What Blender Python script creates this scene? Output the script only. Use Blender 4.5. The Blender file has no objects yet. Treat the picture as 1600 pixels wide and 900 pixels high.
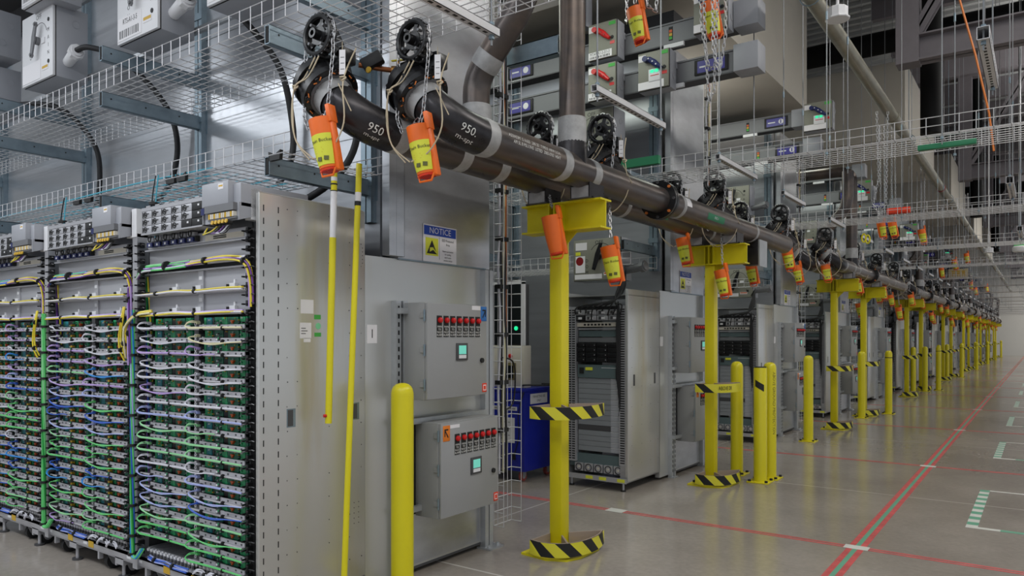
import bpy, bmesh, math, random
from mathutils import Vector, Matrix
random.seed(7)
SC = bpy.context.scene
COL = SC.collection
PI = math.pi
V = Vector

# ------------------------------------------------------------------ materials
def lin(c):
    return tuple(((x/255)/12.92 if x/255 <= .04045 else ((x/255+.055)/1.055)**2.4) for x in c)+(1,)

MATS = {}
def mat(name, rgb, rough=.5, metal=0., var=0., scale=6., rvar=0., stretch=None, spec=None, emit=0., bump=0., rgb2=None, pos=(.35,.68)):
    m = bpy.data.materials.new(name); m.use_nodes = True
    nt = m.node_tree; b = nt.nodes['Principled BSDF']
    b.inputs['Roughness'].default_value = rough; b.inputs['Metallic'].default_value = metal
    b.inputs['Base Color'].default_value = lin(rgb)
    if spec is not None: b.inputs['Specular IOR Level'].default_value = spec
    if emit:
        b.inputs['Emission Color'].default_value = lin(rgb); b.inputs['Emission Strength'].default_value = emit
    if var or rvar or bump or rgb2:
        tc = nt.nodes.new('ShaderNodeTexCoord'); mp = nt.nodes.new('ShaderNodeMapping')
        if stretch: mp.inputs['Scale'].default_value = stretch
        nz = nt.nodes.new('ShaderNodeTexNoise'); nz.inputs['Scale'].default_value = scale
        nz.inputs['Detail'].default_value = 5; nz.inputs['Roughness'].default_value = .6
        nt.links.new(tc.outputs['Object'], mp.inputs['Vector']); nt.links.new(mp.outputs[0], nz.inputs['Vector'])
        if var or rgb2:
            cr = nt.nodes.new('ShaderNodeValToRGB')
            c = lin(rgb)
            lo = tuple(x*(1-var) for x in c[:3])+(1,)
            hi = lin(rgb2) if rgb2 else tuple(min(1, x*(1+var)) for x in c[:3])+(1,)
            if rgb2: lo = c
            cr.color_ramp.elements[0].position, cr.color_ramp.elements[1].position = pos
            cr.color_ramp.elements[0].color = lo; cr.color_ramp.elements[1].color = hi
            nt.links.new(nz.outputs['Fac'], cr.inputs[0]); nt.links.new(cr.outputs[0], b.inputs['Base Color'])
        if rvar:
            mr = nt.nodes.new('ShaderNodeMapRange')
            mr.inputs[3].default_value = max(.03, rough-rvar); mr.inputs[4].default_value = min(1, rough+rvar)
            nt.links.new(nz.outputs['Fac'], mr.inputs[0]); nt.links.new(mr.outputs[0], b.inputs['Roughness'])
        if bump:
            bp = nt.nodes.new('ShaderNodeBump'); bp.inputs['Strength'].default_value = bump; bp.inputs['Distance'].default_value = .01
            nt.links.new(nz.outputs['Fac'], bp.inputs['Height']); nt.links.new(bp.outputs[0], b.inputs['Normal'])
    MATS[name] = m
    return m

galv = mat('galvanised_sheet', (190,192,196), .30, .72, .10, 3.2, .05, (.25,1,2.6))  # sideways-stretched tone noise paints in the sheet's banded reflections
galvb = mat('galvanised_strut', (134,150,160), .40, .7, .12, 9, .08)  # blue tint stands for reflections on the arms and wall struts
galvz = mat('zinc_strut', (186,189,192), .36, .6, .08, 9, .08)
zinc = mat('zinc_end_panel', (200,200,197), .30, .6, .06, 2.4, .08, (1,1,.12), rgb2=(184,166,118), pos=(.56,.84))  # tan streaks are warm reflections painted into the colour
cab = mat('cabinet_grey_paint', (150,151,151), .42, 0, .02, 3)
boxg = mat('switch_box_grey', (158,160,166), .45, 0, .02, 3)
boxo = mat('switch_box_olive', (128,128,116), .5, 0, .04, 3)
darkg = mat('dark_grey_metal', (74,74,76), .5, .2)
midg = mat('busway_grey', (112,113,116), .45, .1)
yel = mat('safety_yellow_paint', (214,200,16), .38, 0, .05, 3)
yelb = mat('bollard_yellow_sleeve', (216,204,22), .33, 0, .03, 2)
blk = mat('black_enamel', (20,20,22), .32, .0, .3, 30, .1, spec=.6)
rub = mat('black_rubber', (22,22,24), .6)
pipe = mat('mill_steel_pipe', (88,82,80), .32, .65, .30, 5, .14, (1,.35,1), rgb2=(122,106,94), pos=(.42,.8))
pipeb = mat('dark_steel_fitting', (58,56,58), .30, .6, .25, 8, .1)
weld = mat('ground_weld_grey', (172,172,172), .6, .35, .15, 14)
chal = mat('white_paint_marker', (225,225,220), .7)
chn = mat('zinc_chain', (190,190,192), .35, .8)
org = mat('orange_plastic', (238,108,22), .42, 0, .05, 8)
orgr = mat('red_orange_plastic', (226,60,26), .5)
ylab = mat('yellow_green_label', (214,216,60), .45)
ink = mat('black_ink', (24,24,24), .6)
red = mat('red_plastic', (196,22,24), .35)
redd = mat('dark_red_plastic', (130,16,22), .4)
blu = mat('cart_blue_paint', (26,38,150), .36, 0, .06, 4)
navy = mat('navy_plastic', (26,36,92), .4)
wire = mat('plated_wire', (205,205,207), .42, .35)
whi = mat('white_plastic', (222,222,224), .45)
pap = mat('white_paper_label', (226,224,226), .6)
beige = mat('beige_wallboard', (190,184,172), .7, 0, .04, 1.2)
deck = mat('roof_deck_metal', (186,188,188), .5, .3, .08, 3)
trus = mat('truss_grey_primer', (118,113,117), .6, .1, .06, 4)
copper = mat('copper_tube', (150,92,58), .35, .8)
orgc = mat('orange_conduit', (206,116,48), .5)
brass = mat('brass_fitting', (150,110,60), .35, .8)
rope = mat('beige_cord', (190,176,150), .8)
brown = mat('brown_board_inside', (150,134,122), .75)
cream = mat('cream_machine_paint', (208,202,188), .5)
pcb = mat('green_circuit_board', (44,158,100), .42, 0, .35, 40)
pcb2 = mat('dark_green_board', (20,100,74), .42, 0, .4, 50)
pcb3 = mat('teal_circuit_board', (28,130,140), .42, 0, .3, 40)
pcb4 = mat('deep_black_board', (26,20,20), .5, 0, .4, 50)
comp = mat('orange_connector_part', (196,88,34), .5)
compy = mat('yellow_connector_part', (200,160,40), .5)
sheet = mat('server_shelf_steel', (152,152,156), .38, .6, .06, 20)
brk = mat('front_bracket_zinc', (190,188,192), .42, .35, .05, 30)
silver = mat('psu_silver', (186,186,190), .38, .5)
dblue = mat('blue_notice_field', (30,70,170), .5)
lcdg = mat('lit_lcd_screen', (120,220,200), .3, emit=.35)
grn = mat('lit_green_lamp', (40,240,160), .3, emit=1.2)
grn2 = mat('green_label', (70,170,70), .6)
mint = mat('mint_label', (130,214,160), .6)
glassd = mat('dark_glass', (22,28,30), .08, 0, spec=.7)
disp = mat('indigo_display', (46,40,132), .3, emit=.06)
grnp = mat('green_plate', (30,120,80), .5)
tred = mat('red_floor_tape', (196,84,84), .5, 0, .2, 9)
tgrn = mat('green_floor_tape', (96,160,132), .5)
twhi = mat('white_floor_tape', (206,206,200), .5)
black_void = mat('black_opening', (8,8,9), .8)
sprk = mat('fire_main_zinc', (146,143,128), .4, .4, .15, 4)
rodm = mat('rod_zinc', (140,143,146), .4, .5)
tealc = mat('teal_cable', (70,160,180), .5)
CAB = {n: mat(n+'_cable', c, .45) for n, c in dict(green=(96,196,112), deep_green=(28,140,58), blue=(48,92,190), sky_blue=(40,132,206), white=(206,206,214),
        lilac=(176,150,206), purple=(108,62,140), yellow=(216,196,50), lavender=(158,168,216), pale_green=(140,206,148), black=(20,20,22), cream=(214,208,170),teal=(70,160,180)).items()}

def concrete():
    m = bpy.data.materials.new('polished_concrete'); m.use_nodes = True
    nt = m.node_tree; b = nt.nodes['Principled BSDF']; L = nt.links.new; N = nt.nodes.new
    tc = N('ShaderNodeTexCoord')
    n1 = N('ShaderNodeTexNoise'); n1.inputs['Scale'].default_value = .55; n1.inputs['Detail'].default_value = 8; n1.inputs['Roughness'].default_value = .65
    n2 = N('ShaderNodeTexNoise'); n2.inputs['Scale'].default_value = 26; n2.inputs['Detail'].default_value = 4
    L(tc.outputs['Object'], n1.inputs['Vector']); L(tc.outputs['Object'], n2.inputs['Vector'])
    cr = N('ShaderNodeValToRGB'); cr.color_ramp.elements[0].position = .3; cr.color_ramp.elements[1].position = .72
    cr.color_ramp.elements[0].color = lin((138,130,121)); cr.color_ramp.elements[1].color = lin((168,160,151))
    L(n1.outputs['Fac'], cr.inputs[0])
    mx = N('ShaderNodeMixRGB'); mx.blend_type = 'OVERLAY'; mx.inputs[0].default_value = .16
    L(cr.outputs[0], mx.inputs[1]); L(n2.outputs['Fac'], mx.inputs[2])
    # control joints every 4.05 m
    sp = N('ShaderNodeSeparateXYZ'); L(tc.outputs['Object'], sp.inputs[0])
    def joint(out, off, per, w):
        a = N('ShaderNodeMath'); a.operation = 'ADD'; a.inputs[1].default_value = off; L(out, a.inputs[0])
        w_ = N('ShaderNodeMath'); w_.operation = 'PINGPONG'; w_.inputs[1].default_value = per/2; L(a.outputs[0], w_.inputs[0])
        c = N('ShaderNodeMath'); c.operation = 'LESS_THAN'; c.inputs[1].default_value = w; L(w_.outputs[0], c.inputs[0])
        return c.outputs[0]
    j1 = joint(sp.outputs[1], -7.76+4.05*20, 4.05, .009); j2 = joint(sp.outputs[0], 3.64+4.88*10, 4.88, .008)
    mxx = N('ShaderNodeMath'); mxx.operation = 'MAXIMUM'; L(j1, mxx.inputs[0]); L(j2, mxx.inputs[1])
    m2 = N('ShaderNodeMixRGB'); L(mxx.outputs[0], m2.inputs[0]); L(mx.outputs[0], m2.inputs[1]); m2.inputs[2].default_value = lin((196,192,184))
    L(m2.outputs[0], b.inputs['Base Color'])
    mr = N('ShaderNodeMapRange'); mr.inputs[3].default_value = .10; mr.inputs[4].default_value = .24
    L(n1.outputs['Fac'], mr.inputs[0]); L(mr.outputs[0], b.inputs['Roughness'])
    b.inputs['Specular IOR Level'].default_value = .85
    return m
conc = concrete()

# ------------------------------------------------------------------ mesh builder
_txt = {}
def text_geo(s):
    if s not in _txt:
        cu = bpy.data.curves.new('t', 'FONT'); cu.body = s; cu.size = 1; cu.align_x = 'CENTER'; cu.align_y = 'CENTER'; cu.resolution_u = 2
        o = bpy.data.objects.new('t', cu); COL.objects.link(o)
        dg = bpy.context.evaluated_depsgraph_get(); me = o.evaluated_get(dg).to_mesh()
        g = ([v.co.copy() for v in me.vertices], [tuple(p.vertices) for p in me.polygons])
        bpy.data.objects.remove(o); bpy.data.curves.remove(cu)
        _txt[s] = g
    return _txt[s]

def frame(t):
    t = t.normalized()
    a = V((0,0,1)) if abs(t.z) < .9 else V((1,0,0))
    n = t.cross(a).normalized()
    return n, t.cross(n).normalized()

class MB:
    def __init__(s): s.v = []; s.f = []; s.m = []; s.mats = []
    def mi(s, m):
        if m not in s.mats: s.mats.append(m)
        return s.mats.index(m)
    def add(s, vs, fs, m, T=None):
        o = len(s.v); k = s.mi(m)
        s.v += [tuple(T @ V(p)) if T else tuple(p) for p in vs]
        s.f += [tuple(i+o for i in q) for q in fs]; s.m += [k]*len(fs)
        return s
    def box(s, x0, y0, z0, x1, y1, z1, m, T=None):
        if x0 > x1: x0, x1 = x1, x0
        if y0 > y1: y0, y1 = y1, y0
        if z0 > z1: z0, z1 = z1, z0
        return s.add([(x0,y0,z0),(x1,y0,z0),(x1,y1,z0),(x0,y1,z0),(x0,y0,z1),(x1,y0,z1),(x1,y1,z1),(x0,y1,z1)],
              [(0,3,2,1),(4,5,6,7),(0,1,5,4),(1,2,6,5),(2,3,7,6),(3,0,4,7)], m, T)
    def bbox(s, x0, y0, z0, x1, y1, z1, m, b=.005, T=None, seg=2):
        bm = bmesh.new(); bmesh.ops.create_cube(bm, size=1)
        for v in bm.verts: v.co = V(((x0+x1)/2+v.co.x*abs(x1-x0), (y0+y1)/2+v.co.y*abs(y1-y0), (z0+z1)/2+v.co.z*abs(z1-z0)))
        bmesh.ops.bevel(bm, geom=bm.edges[:], offset=b, segments=seg, affect='EDGES', profile=.5)
        bm.verts.index_update()
        s.add([v.co[:] for v in bm.verts], [tuple(v.index for v in f.verts) for f in bm.faces], m, T); bm.free()
        return s
    def cyl(s, p0, p1, r0, m, r1=None, n=16, caps=True, T=None):
        p0, p1 = V(p0), V(p1); r1 = r0 if r1 is None else r1
        a, b = frame(p1-p0); vs = []; fs = []
        for p, r in ((p0, r0), (p1, r1)):
            for i in range(n):
                t = 2*PI*i/n; vs.append(p+(a*math.cos(t)+b*math.sin(t))*r)
        for i in range(n): fs.append((i, (i+1)%n, n+(i+1)%n, n+i))
        if caps: fs += [tuple(range(n-1,-1,-1)), tuple(range(n, 2*n))]
        return s.add(vs, fs, m, T)
    def wire(s, p0, p1, r, m, T=None): return s.cyl(p0, p1, r, m, n=4, caps=False, T=T)
    def tube(s, pts, r, m, n=12, caps=True, T=None, closed=False):
        pts = [V(p) for p in pts]; k = len(pts); vs = []; fs = []
        rs = r if isinstance(r, (list, tuple)) else [r]*k
        nrm = None
        for i, p in enumerate(pts):
            if closed: t = (pts[(i+1)%k]-pts[i-1]).normalized()
            else: t = (pts[min(i+1,k-1)]-pts[max(i-1,0)]).normalized()
            if nrm is None: nrm = frame(t)[0]
            else:
                nrm = nrm-t*nrm.dot(t)
                nrm = nrm.normalized() if nrm.length > 1e-6 else frame(t)[0]
            b = t.cross(nrm)
            for j in range(n):
                q = 2*PI*j/n; vs.append(p+(nrm*math.cos(q)+b*math.sin(q))*rs[i])
        for i in range(k if closed else k-1):
            i2 = (i+1)%k
            for j in range(n): fs.append((i*n+j, i*n+(j+1)%n, i2*n+(j+1)%n, i2*n+j))
        if caps and not closed: fs += [tuple(range(n-1,-1,-1)), tuple(range((k-1)*n, k*n))]
        return s.add(vs, fs, m, T)
    def lathe(s, prof, m, n=20, T=None, cap=True):
        vs = []; fs = []; k = len(prof)
        for r, z in prof:
            for j in range(n):
                q = 2*PI*j/n; vs.append((r*math.cos(q), r*math.sin(q), z))
        for i in range(k-1):
            for j in range(n): fs.append((i*n+j, i*n+(j+1)%n, (i+1)*n+(j+1)%n, (i+1)*n+j))
        if cap: fs += [tuple(range(n-1,-1,-1)), tuple(range((k-1)*n, k*n))]
        return s.add(vs, fs, m, T)
    def prism(s, poly, z0, z1, m, T=None):
        n = len(poly)
        vs = [(x,y,z0) for x,y in poly]+[(x,y,z1) for x,y in poly]
        fs = [tuple(range(n-1,-1,-1)), tuple(range(n,2*n))]+[(i,(i+1)%n,n+(i+1)%n,n+i) for i in range(n)]
        return s.add(vs, fs, m, T)
    def chain(s, pts, m, pitch=.030, w=.010, r=.0030):
        pts = [V(p) for p in pts]; acc = 0; nxt = 0; k = 0
        for a, b in zip(pts, pts[1:]):
            L = (b-a).length
            if L < 1e-6: continue
            t = (b-a)/L
            while nxt <= acc+L:
                c = a+t*(nxt-acc); n1, n2 = frame(t); n_ = n1 if k%2 else n2
                h = pitch*.68; ring = []
                for q in (0,45,90,135,180,225,270,315):
                    q = math.radians(q); x = math.cos(q)*w; y = math.sin(q)*w+(h-w if math.sin(q) > .1 else -(h-w) if math.sin(q) < -.1 else 0)
                    ring.append(c+n_*x+t*y)
                s.tube(ring, r, m, n=4, closed=True); nxt += pitch; k += 1
            acc += L
        return s
    def text(s, str_, size, o, x, y, m, sx=1):
        o, x, y = V(o), V(x), V(y); g = text_geo(str_)
        return s.add([o+x*(p.x*size*sx)+y*(p.y*size) for p in g[0]], g[1], m)
    def build(s, name, parent=None, label=None, sharp=35, smooth=True, world=False):
        me = bpy.data.meshes.new(name)
        vs = s.v
        if world and parent is not None:
            iv = parent.matrix_basis.inverted(); vs = [tuple(iv @ V(p)) for p in vs]
        me.from_pydata(vs, [], s.f)
        for m in s.mats: me.materials.append(m)
        me.polygons.foreach_set('material_index', s.m)
        if smooth:
            me.polygons.foreach_set('use_smooth', [True]*len(s.f)); me.set_sharp_from_angle(angle=math.radians(sharp))
        me.update()
        o = bpy.data.objects.new(name, me); COL.objects.link(o)
        if parent is not None: o.parent = parent
        if label: o['label'] = label
        return o

def thing(name, label, cat, loc=(0,0,0), rz=0, group=None, kind=None):
    o = bpy.data.objects.new(name, None); COL.objects.link(o); o.empty_display_size = .1
    o.location = loc; o.rotation_euler = (0,0,rz)
    o.matrix_basis = Matrix.Translation(V(loc)) @ Matrix.Rotation(rz, 4, 'Z')
    return tag(o, label, cat, group, kind)
def tag(o, label, cat, group=None, kind=None):
    o['label'] = label; o['category'] = cat
    if group: o['group'] = group
    if kind: o['kind'] = kind
    return o
def struct(o): o['kind'] = 'structure'; return o
KIDS = {}
def dup(root, loc, label, rz=None, group=None, skip=()):
    r = root.copy(); COL.objects.link(r); r.location = loc
    if rz is not None: r.rotation_euler = (0,0,rz)
    r['label'] = label
    if group: r['group'] = group
    for ch in list(root.children):
        if ch.name.split('.')[0] in skip: continue
        c = ch.copy(); COL.objects.link(c); c.parent = r
        for g in list(ch.children):
            d = g.copy(); COL.objects.link(d); d.parent = c
    return r
ORD = ['first','second','third','fourth','fifth','sixth','seventh','eighth','ninth','tenth','eleventh','twelfth','thirteenth','fourteenth','fifteenth',
       'sixteenth','seventeenth','eighteenth','nineteenth','twentieth','twenty-first','twenty-second','twenty-third','twenty-fourth','twenty-fifth',
       'twenty-sixth','twenty-seventh','twenty-eighth','twenty-ninth','thirtieth','thirty-first','thirty-second','thirty-third','thirty-fourth']
def bez(p0, p1, p2, n=10, p3=None):
    p0, p1, p2 = V(p0), V(p1), V(p2); out = []
    for i in range(n+1):
        t = i/n
        if p3 is None: out.append(p0*(1-t)**2+p1*2*t*(1-t)+p2*t*t)
        else: out.append(p0*(1-t)**3+p1*3*t*(1-t)**2+p2*3*t*t*(1-t)+V(p3)*t**3)
    return out
def spline(pts, n=6):
    pts = [V(p) for p in pts]; out = []
    for i in range(len(pts)-1):
        a = pts[max(i-1,0)]; b = pts[i]; c = pts[i+1]; d = pts[min(i+2,len(pts)-1)]
        for k in range(n):
            t = k/n
            out.append(.5*((2*b)+(c-a)*t+(2*a-5*b+4*c-d)*t*t+(3*b-a-3*c+d)*t**3))
    out.append(pts[-1]); return out

# ------------------------------------------------------------------ camera and light
cam = bpy.data.cameras.new('camera'); co = bpy.data.objects.new('camera', cam); COL.objects.link(co)
YAW = math.atan2(828, 1151)
co.location = (0,0,1.5); co.rotation_euler = (PI/2, 0, YAW)
cam.sensor_width = 36; cam.lens = 36*1151/1600; cam.shift_y = 76/1600; cam.clip_end = 300; cam.clip_start = .05
SC.camera = co
w = bpy.data.worlds.new('world'); SC.world = w; w.use_nodes = True
w.node_tree.nodes['Background'].inputs[0].default_value = (.86,.92,1,1)
w.node_tree.nodes['Background'].inputs[1].default_value = .85
def area(name, loc, sx, sy, power, col=(1,.96,.9), rot=(0,0,0)):
    l = bpy.data.lights.new(name, 'AREA'); l.shape = 'RECTANGLE'; l.size = sx; l.size_y = sy; l.energy = power; l.color = col
    o = bpy.data.objects.new(name, l); COL.objects.link(o); o.location = loc; o.rotation_euler = rot
    return o
for y in (1, 7, 14, 23, 33, 44, 56, 65):
    area('aisle_lamp', (1.4, y, 6.6), .5, 4.5, 200 if y < 30 else 360 if y < 60 else 520)  # far lamps boosted, last one added, to brighten the far wall
area('rack_front_fill', (-3.6, -.4, 4.4), 5, .5, 190, (.93,.96,1))  # added fill in front of the racks, no fixture there
area('rack_front_fill', (-8.5, -.2, 4.8), 4, .5, 170, (.9,.95,1))  # second added rack fill, further left
for y in (6, 18, 32, 48):
    area('deck_fill_light', (1.4, y, 6.4), .5, 4.5, 330, (1,.97,.93), (PI,0,0))  # added upward fill that brightens the roof deck
for y in (5.3, 9.4, 13.4, 17.4):
    area('cold_aisle_fill', (-4.6, y, 4.75), 3.2, .9, 62, (.93,1,.90))  # added fill for the gaps between the rows
area('soffit_fill_light', (-4.6,9.4,4.1), 1.6, .3, 22, (1,.97,.92), (PI,0,0))  # added upward fill to lighten the beige soffit
SC.view_settings.view_transform = 'Standard'; SC.view_settings.look = 'None'
SC.view_settings.gamma = 1; SC.view_settings.use_curve_mapping = False; SC.view_settings.exposure = -.55
SC.cycles.max_bounces = 6; SC.cycles.diffuse_bounces = 3; SC.cycles.glossy_bounces = 3
SC.cycles.use_denoising = True

# ------------------------------------------------------------------ layout constants
T = 4.05
Y0 = [2.29, 6.40, 10.42, 14.42]+[14.42+4.05*i for i in range(1, 13)]     # front of every rack row
NCON = len(Y0)
XE = -3.23                                                               # the row ends facing the aisle

# ------------------------------------------------------------------ setting
b = MB(); b.box(-16,-5,-.12,14,71,0,conc); struct(b.build('floor', smooth=False))
b = MB(); b.box(-16,70.5,0,14,70.8,8,mat('far_wall_white',(214,214,210),.7,0,.03,.4)); struct(b.build('wall_far', smooth=False))
b = MB()
b.box(-16,2,8.0,14,71,8.1,deck)
y = 2
while y < 71:
    b.box(-16,y,7.93,14,y+.09,8.0,deck); y += .3
struct(b.build('ceiling', smooth=False))
b = MB()
for y in [13+2.2*i for i in range(24)]:
    b.box(-2.6,y,7.45,10,y+.16,7.93,trus)
struct(b.build('trim_1', smooth=False))
b = MB(); b.box(-16.2,-5,0,-16,71,8,mat('side_wall_white',(206,206,204),.7,0,.03,.4)); struct(b.build('wall_left', smooth=False))
# plenum bulkheads of beige wallboard over the rows
b = MB(); b.box(-10,6.6,5.0,-2.95,11.9,7.9,beige); struct(b.build('wall_plenum_near', smooth=False))
for i, yy in enumerate((14.5, 22.6, 30.7, 38.8)):
    b = MB(); b.box(-10,yy,5.0,-1.95,yy+4.3,6.35,beige); struct(b.build('wall_plenum_'+('middle','beyond','deep','end')[i], smooth=False))
b = MB(); b.box(-6.2,8.6,4.985,-4.2,9.6,5.0,black_void); struct(b.build('trim_2', smooth=False))
b = MB(); b.box(-10,6.95,4.62,-3.0,7.2,4.78,rub); struct(b.build('trim_3', smooth=False))
# dark grey boxes high on the left behind the switch boxes
b = MB(); b.box(-14,3.3,4.6,-3.6,4.2,5.3,darkg); b.box(-14,2.6,5.0,-6.2,3.3,5.25,darkg); struct(b.build('trim_4', smooth=False))

# ------------------------------------------------------------------ floor markings
def tape_line(name, label, parts):
    b = MB()
    for (x0,y0,x1,y1,m) in parts: b.box(x0,y0,0.0002,x1,y1,.0016,m)
    return tag(b.build(name, smooth=False), label, 'floor tape')
tape_line('floor_tape', 'long double red tape line with a green centre running down the aisle floor',
          [(-1.126,.5,-1.086,68,tred),(-1.086,.5,-1.054,68,tgrn),(-1.054,.5,-1.014,68,tred)])
for i in range(15):
    yy = 5.68+T*i
    o = tape_line('floor_tape', ORD[i]+' thin double red tape line crossing the aisle floor, counted from the camera',
              [(-8.5 if i < 3 else -3.2,yy-.035,6,yy-.012,tred),(-8.5 if i < 3 else -3.2,yy+.012,6,yy+.035,tred)])
    o['group'] = 'red cross lines on the floor'
    b = MB(); b.box(-1.15,yy-.05,.0018,-.99,yy+.05,.003,twhi)
    tag(b.build('floor_marker', smooth=False), 'small white patch on the red aisle line at the '+ORD[i]+' cross line', 'floor marker', 'white patches on the aisle line')
b = MB(); b.box(-3.06,5.62,.0018,-2.90,5.74,.003,twhi)
tag(b.build('floor_marker', smooth=False), 'small white square stuck on the red floor line near the first post', 'floor marker')
for i in range(8):
    ya, yb = 6.79+T*i, 8.54+T*i; P = []
    n = 16
    for k in range(n):
        P.append((-.49, ya+(yb-ya)*k/n, -.41, ya+(yb-ya)*(k+1)/n, tgrn if k%2 else twhi))
    for k in range(12):
        P.append((-.41+.15*k, ya, -.41+.15*(k+1), ya+.06, tgrn if k%2 else twhi))
        P.append((-.41+.15*k, yb-.04, -.41+.15*(k+1), yb, twhi))
    o = tape_line('floor_tape', 'green and white striped tape bay on the aisle floor, '+ORD[i]+' from the camera', P)
    o['group'] = 'striped tape bays'

# ------------------------------------------------------------------ hot aisle enclosures (behind every rack row)
def strut_mesh(b, x0, y0, z0, x1, y1, z1, m=galvb):
    """slotted channel: box with a dark slot row on the -y and +x faces"""
    b.box(x0,y0,z0,x1,y1,z1,m)
def make_enclosure(first):
    e = thing('hot_aisle_enclosure', 'galvanised sheet enclosure behind the nearest open server racks', 'enclosure', (XE, 0, 0), 0, 'sheet metal enclosures along the aisle')
    top = 4.6
    b = MB(); b.box(-8.5,.90,0.02,-.06,.92,top,galv)
    for zz in (2.75, 3.75): b.box(-8.5,.895,zz,-.06,.90,zz+.004,galvz)
    b.build('front_sheet', e, smooth=False)
    b = MB()
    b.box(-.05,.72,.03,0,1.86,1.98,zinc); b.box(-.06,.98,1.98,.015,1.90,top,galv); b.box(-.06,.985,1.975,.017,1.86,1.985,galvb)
    b.box(-.004,1.10,.06,.004,1.80,.62,galv)
    b.box(0.0,1.02,.03,.004,1.86,.045,darkg)
    b.build('end_sheet', e, smooth=False)
    b = MB(); b.box(-8.5,1.93,0.02,-.06,1.95,top,galv); b.build('rear_sheet', e, smooth=False)
    # wall struts, each one a part
    for i in range(5):
        x = -.16-1.83*i
        b = MB()
        for dx in (0, .05): b.box(x+dx-.022,.855,2.2,x+dx+.018,.90,4.55,galvb)
        b.box(x+.018,.862,2.2,x+.028,.9,4.55,black_void)
        for zz in (2.42,2.5,3.12,3.2,3.9):
            b.box(x-.03,.848,zz,x+.08,.856,zz+.05,galvb)
        b.build('wall_strut', e, smooth=False)
    b = MB(); b.box(.0,.86,1.99,.06,.92,4.5,galv); b.box(.0,.92,1.99,.062,.985,4.5,galv); b.box(.02,.985,1.99,.05,1.0,4.5,black_void)
    b.build('corner_channel', e, smooth=False)
    # two slotted floor struts that carry the cabinets, and the rear post
    for yy in (.955, 1.015):
        b = MB(); b.box(0,yy-.02,.01,.045,yy+.02,1.72,galvz)
        z = .06
        while z < 1.68:
            b.box(.0449,yy-.006,z,.0462,yy+.006,z+.028,black_void); z += .05
        b.box(0,yy-.03,0,.07,yy+.03,.01,galvz)
        b.build('slotted_strut', e, smooth=False)
    b = MB()
    for yy in (1.835,1.885): b.box(0,yy-.02,.01,.045,yy+.02,1.97,galvz)
    b.box(.005,1.857,.01,.03,1.863,1.97,black_void)
    b.box(-.02,1.80,0,.10,1.96,.012,galvz); b.box(0,1.905,.01,.012,1.95,.4,galvz)
    for yy in (1.83,1.93): b.cyl((.07,yy,.012),(.07,yy,.03),.012,galvz,n=6)
    b.build('rear_post', e, smooth=False)
    for zz in (1.64, .955, .41, 1.145):
        b = MB(); b.box(.045,.94,zz,.075,1.8,zz+.035,galvz); b.build('cross_strut', e, smooth=False)
    return e
enc = []
E0 = make_enclosure(True); E0.location.y = Y0[0]; enc.append(E0)
for i in range(1, NCON):
    enc.append(dup(E0, (XE,Y0[i],0), 'galvanised sheet enclosure closing the '+ORD[i]+' rack row from the camera'))

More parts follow.
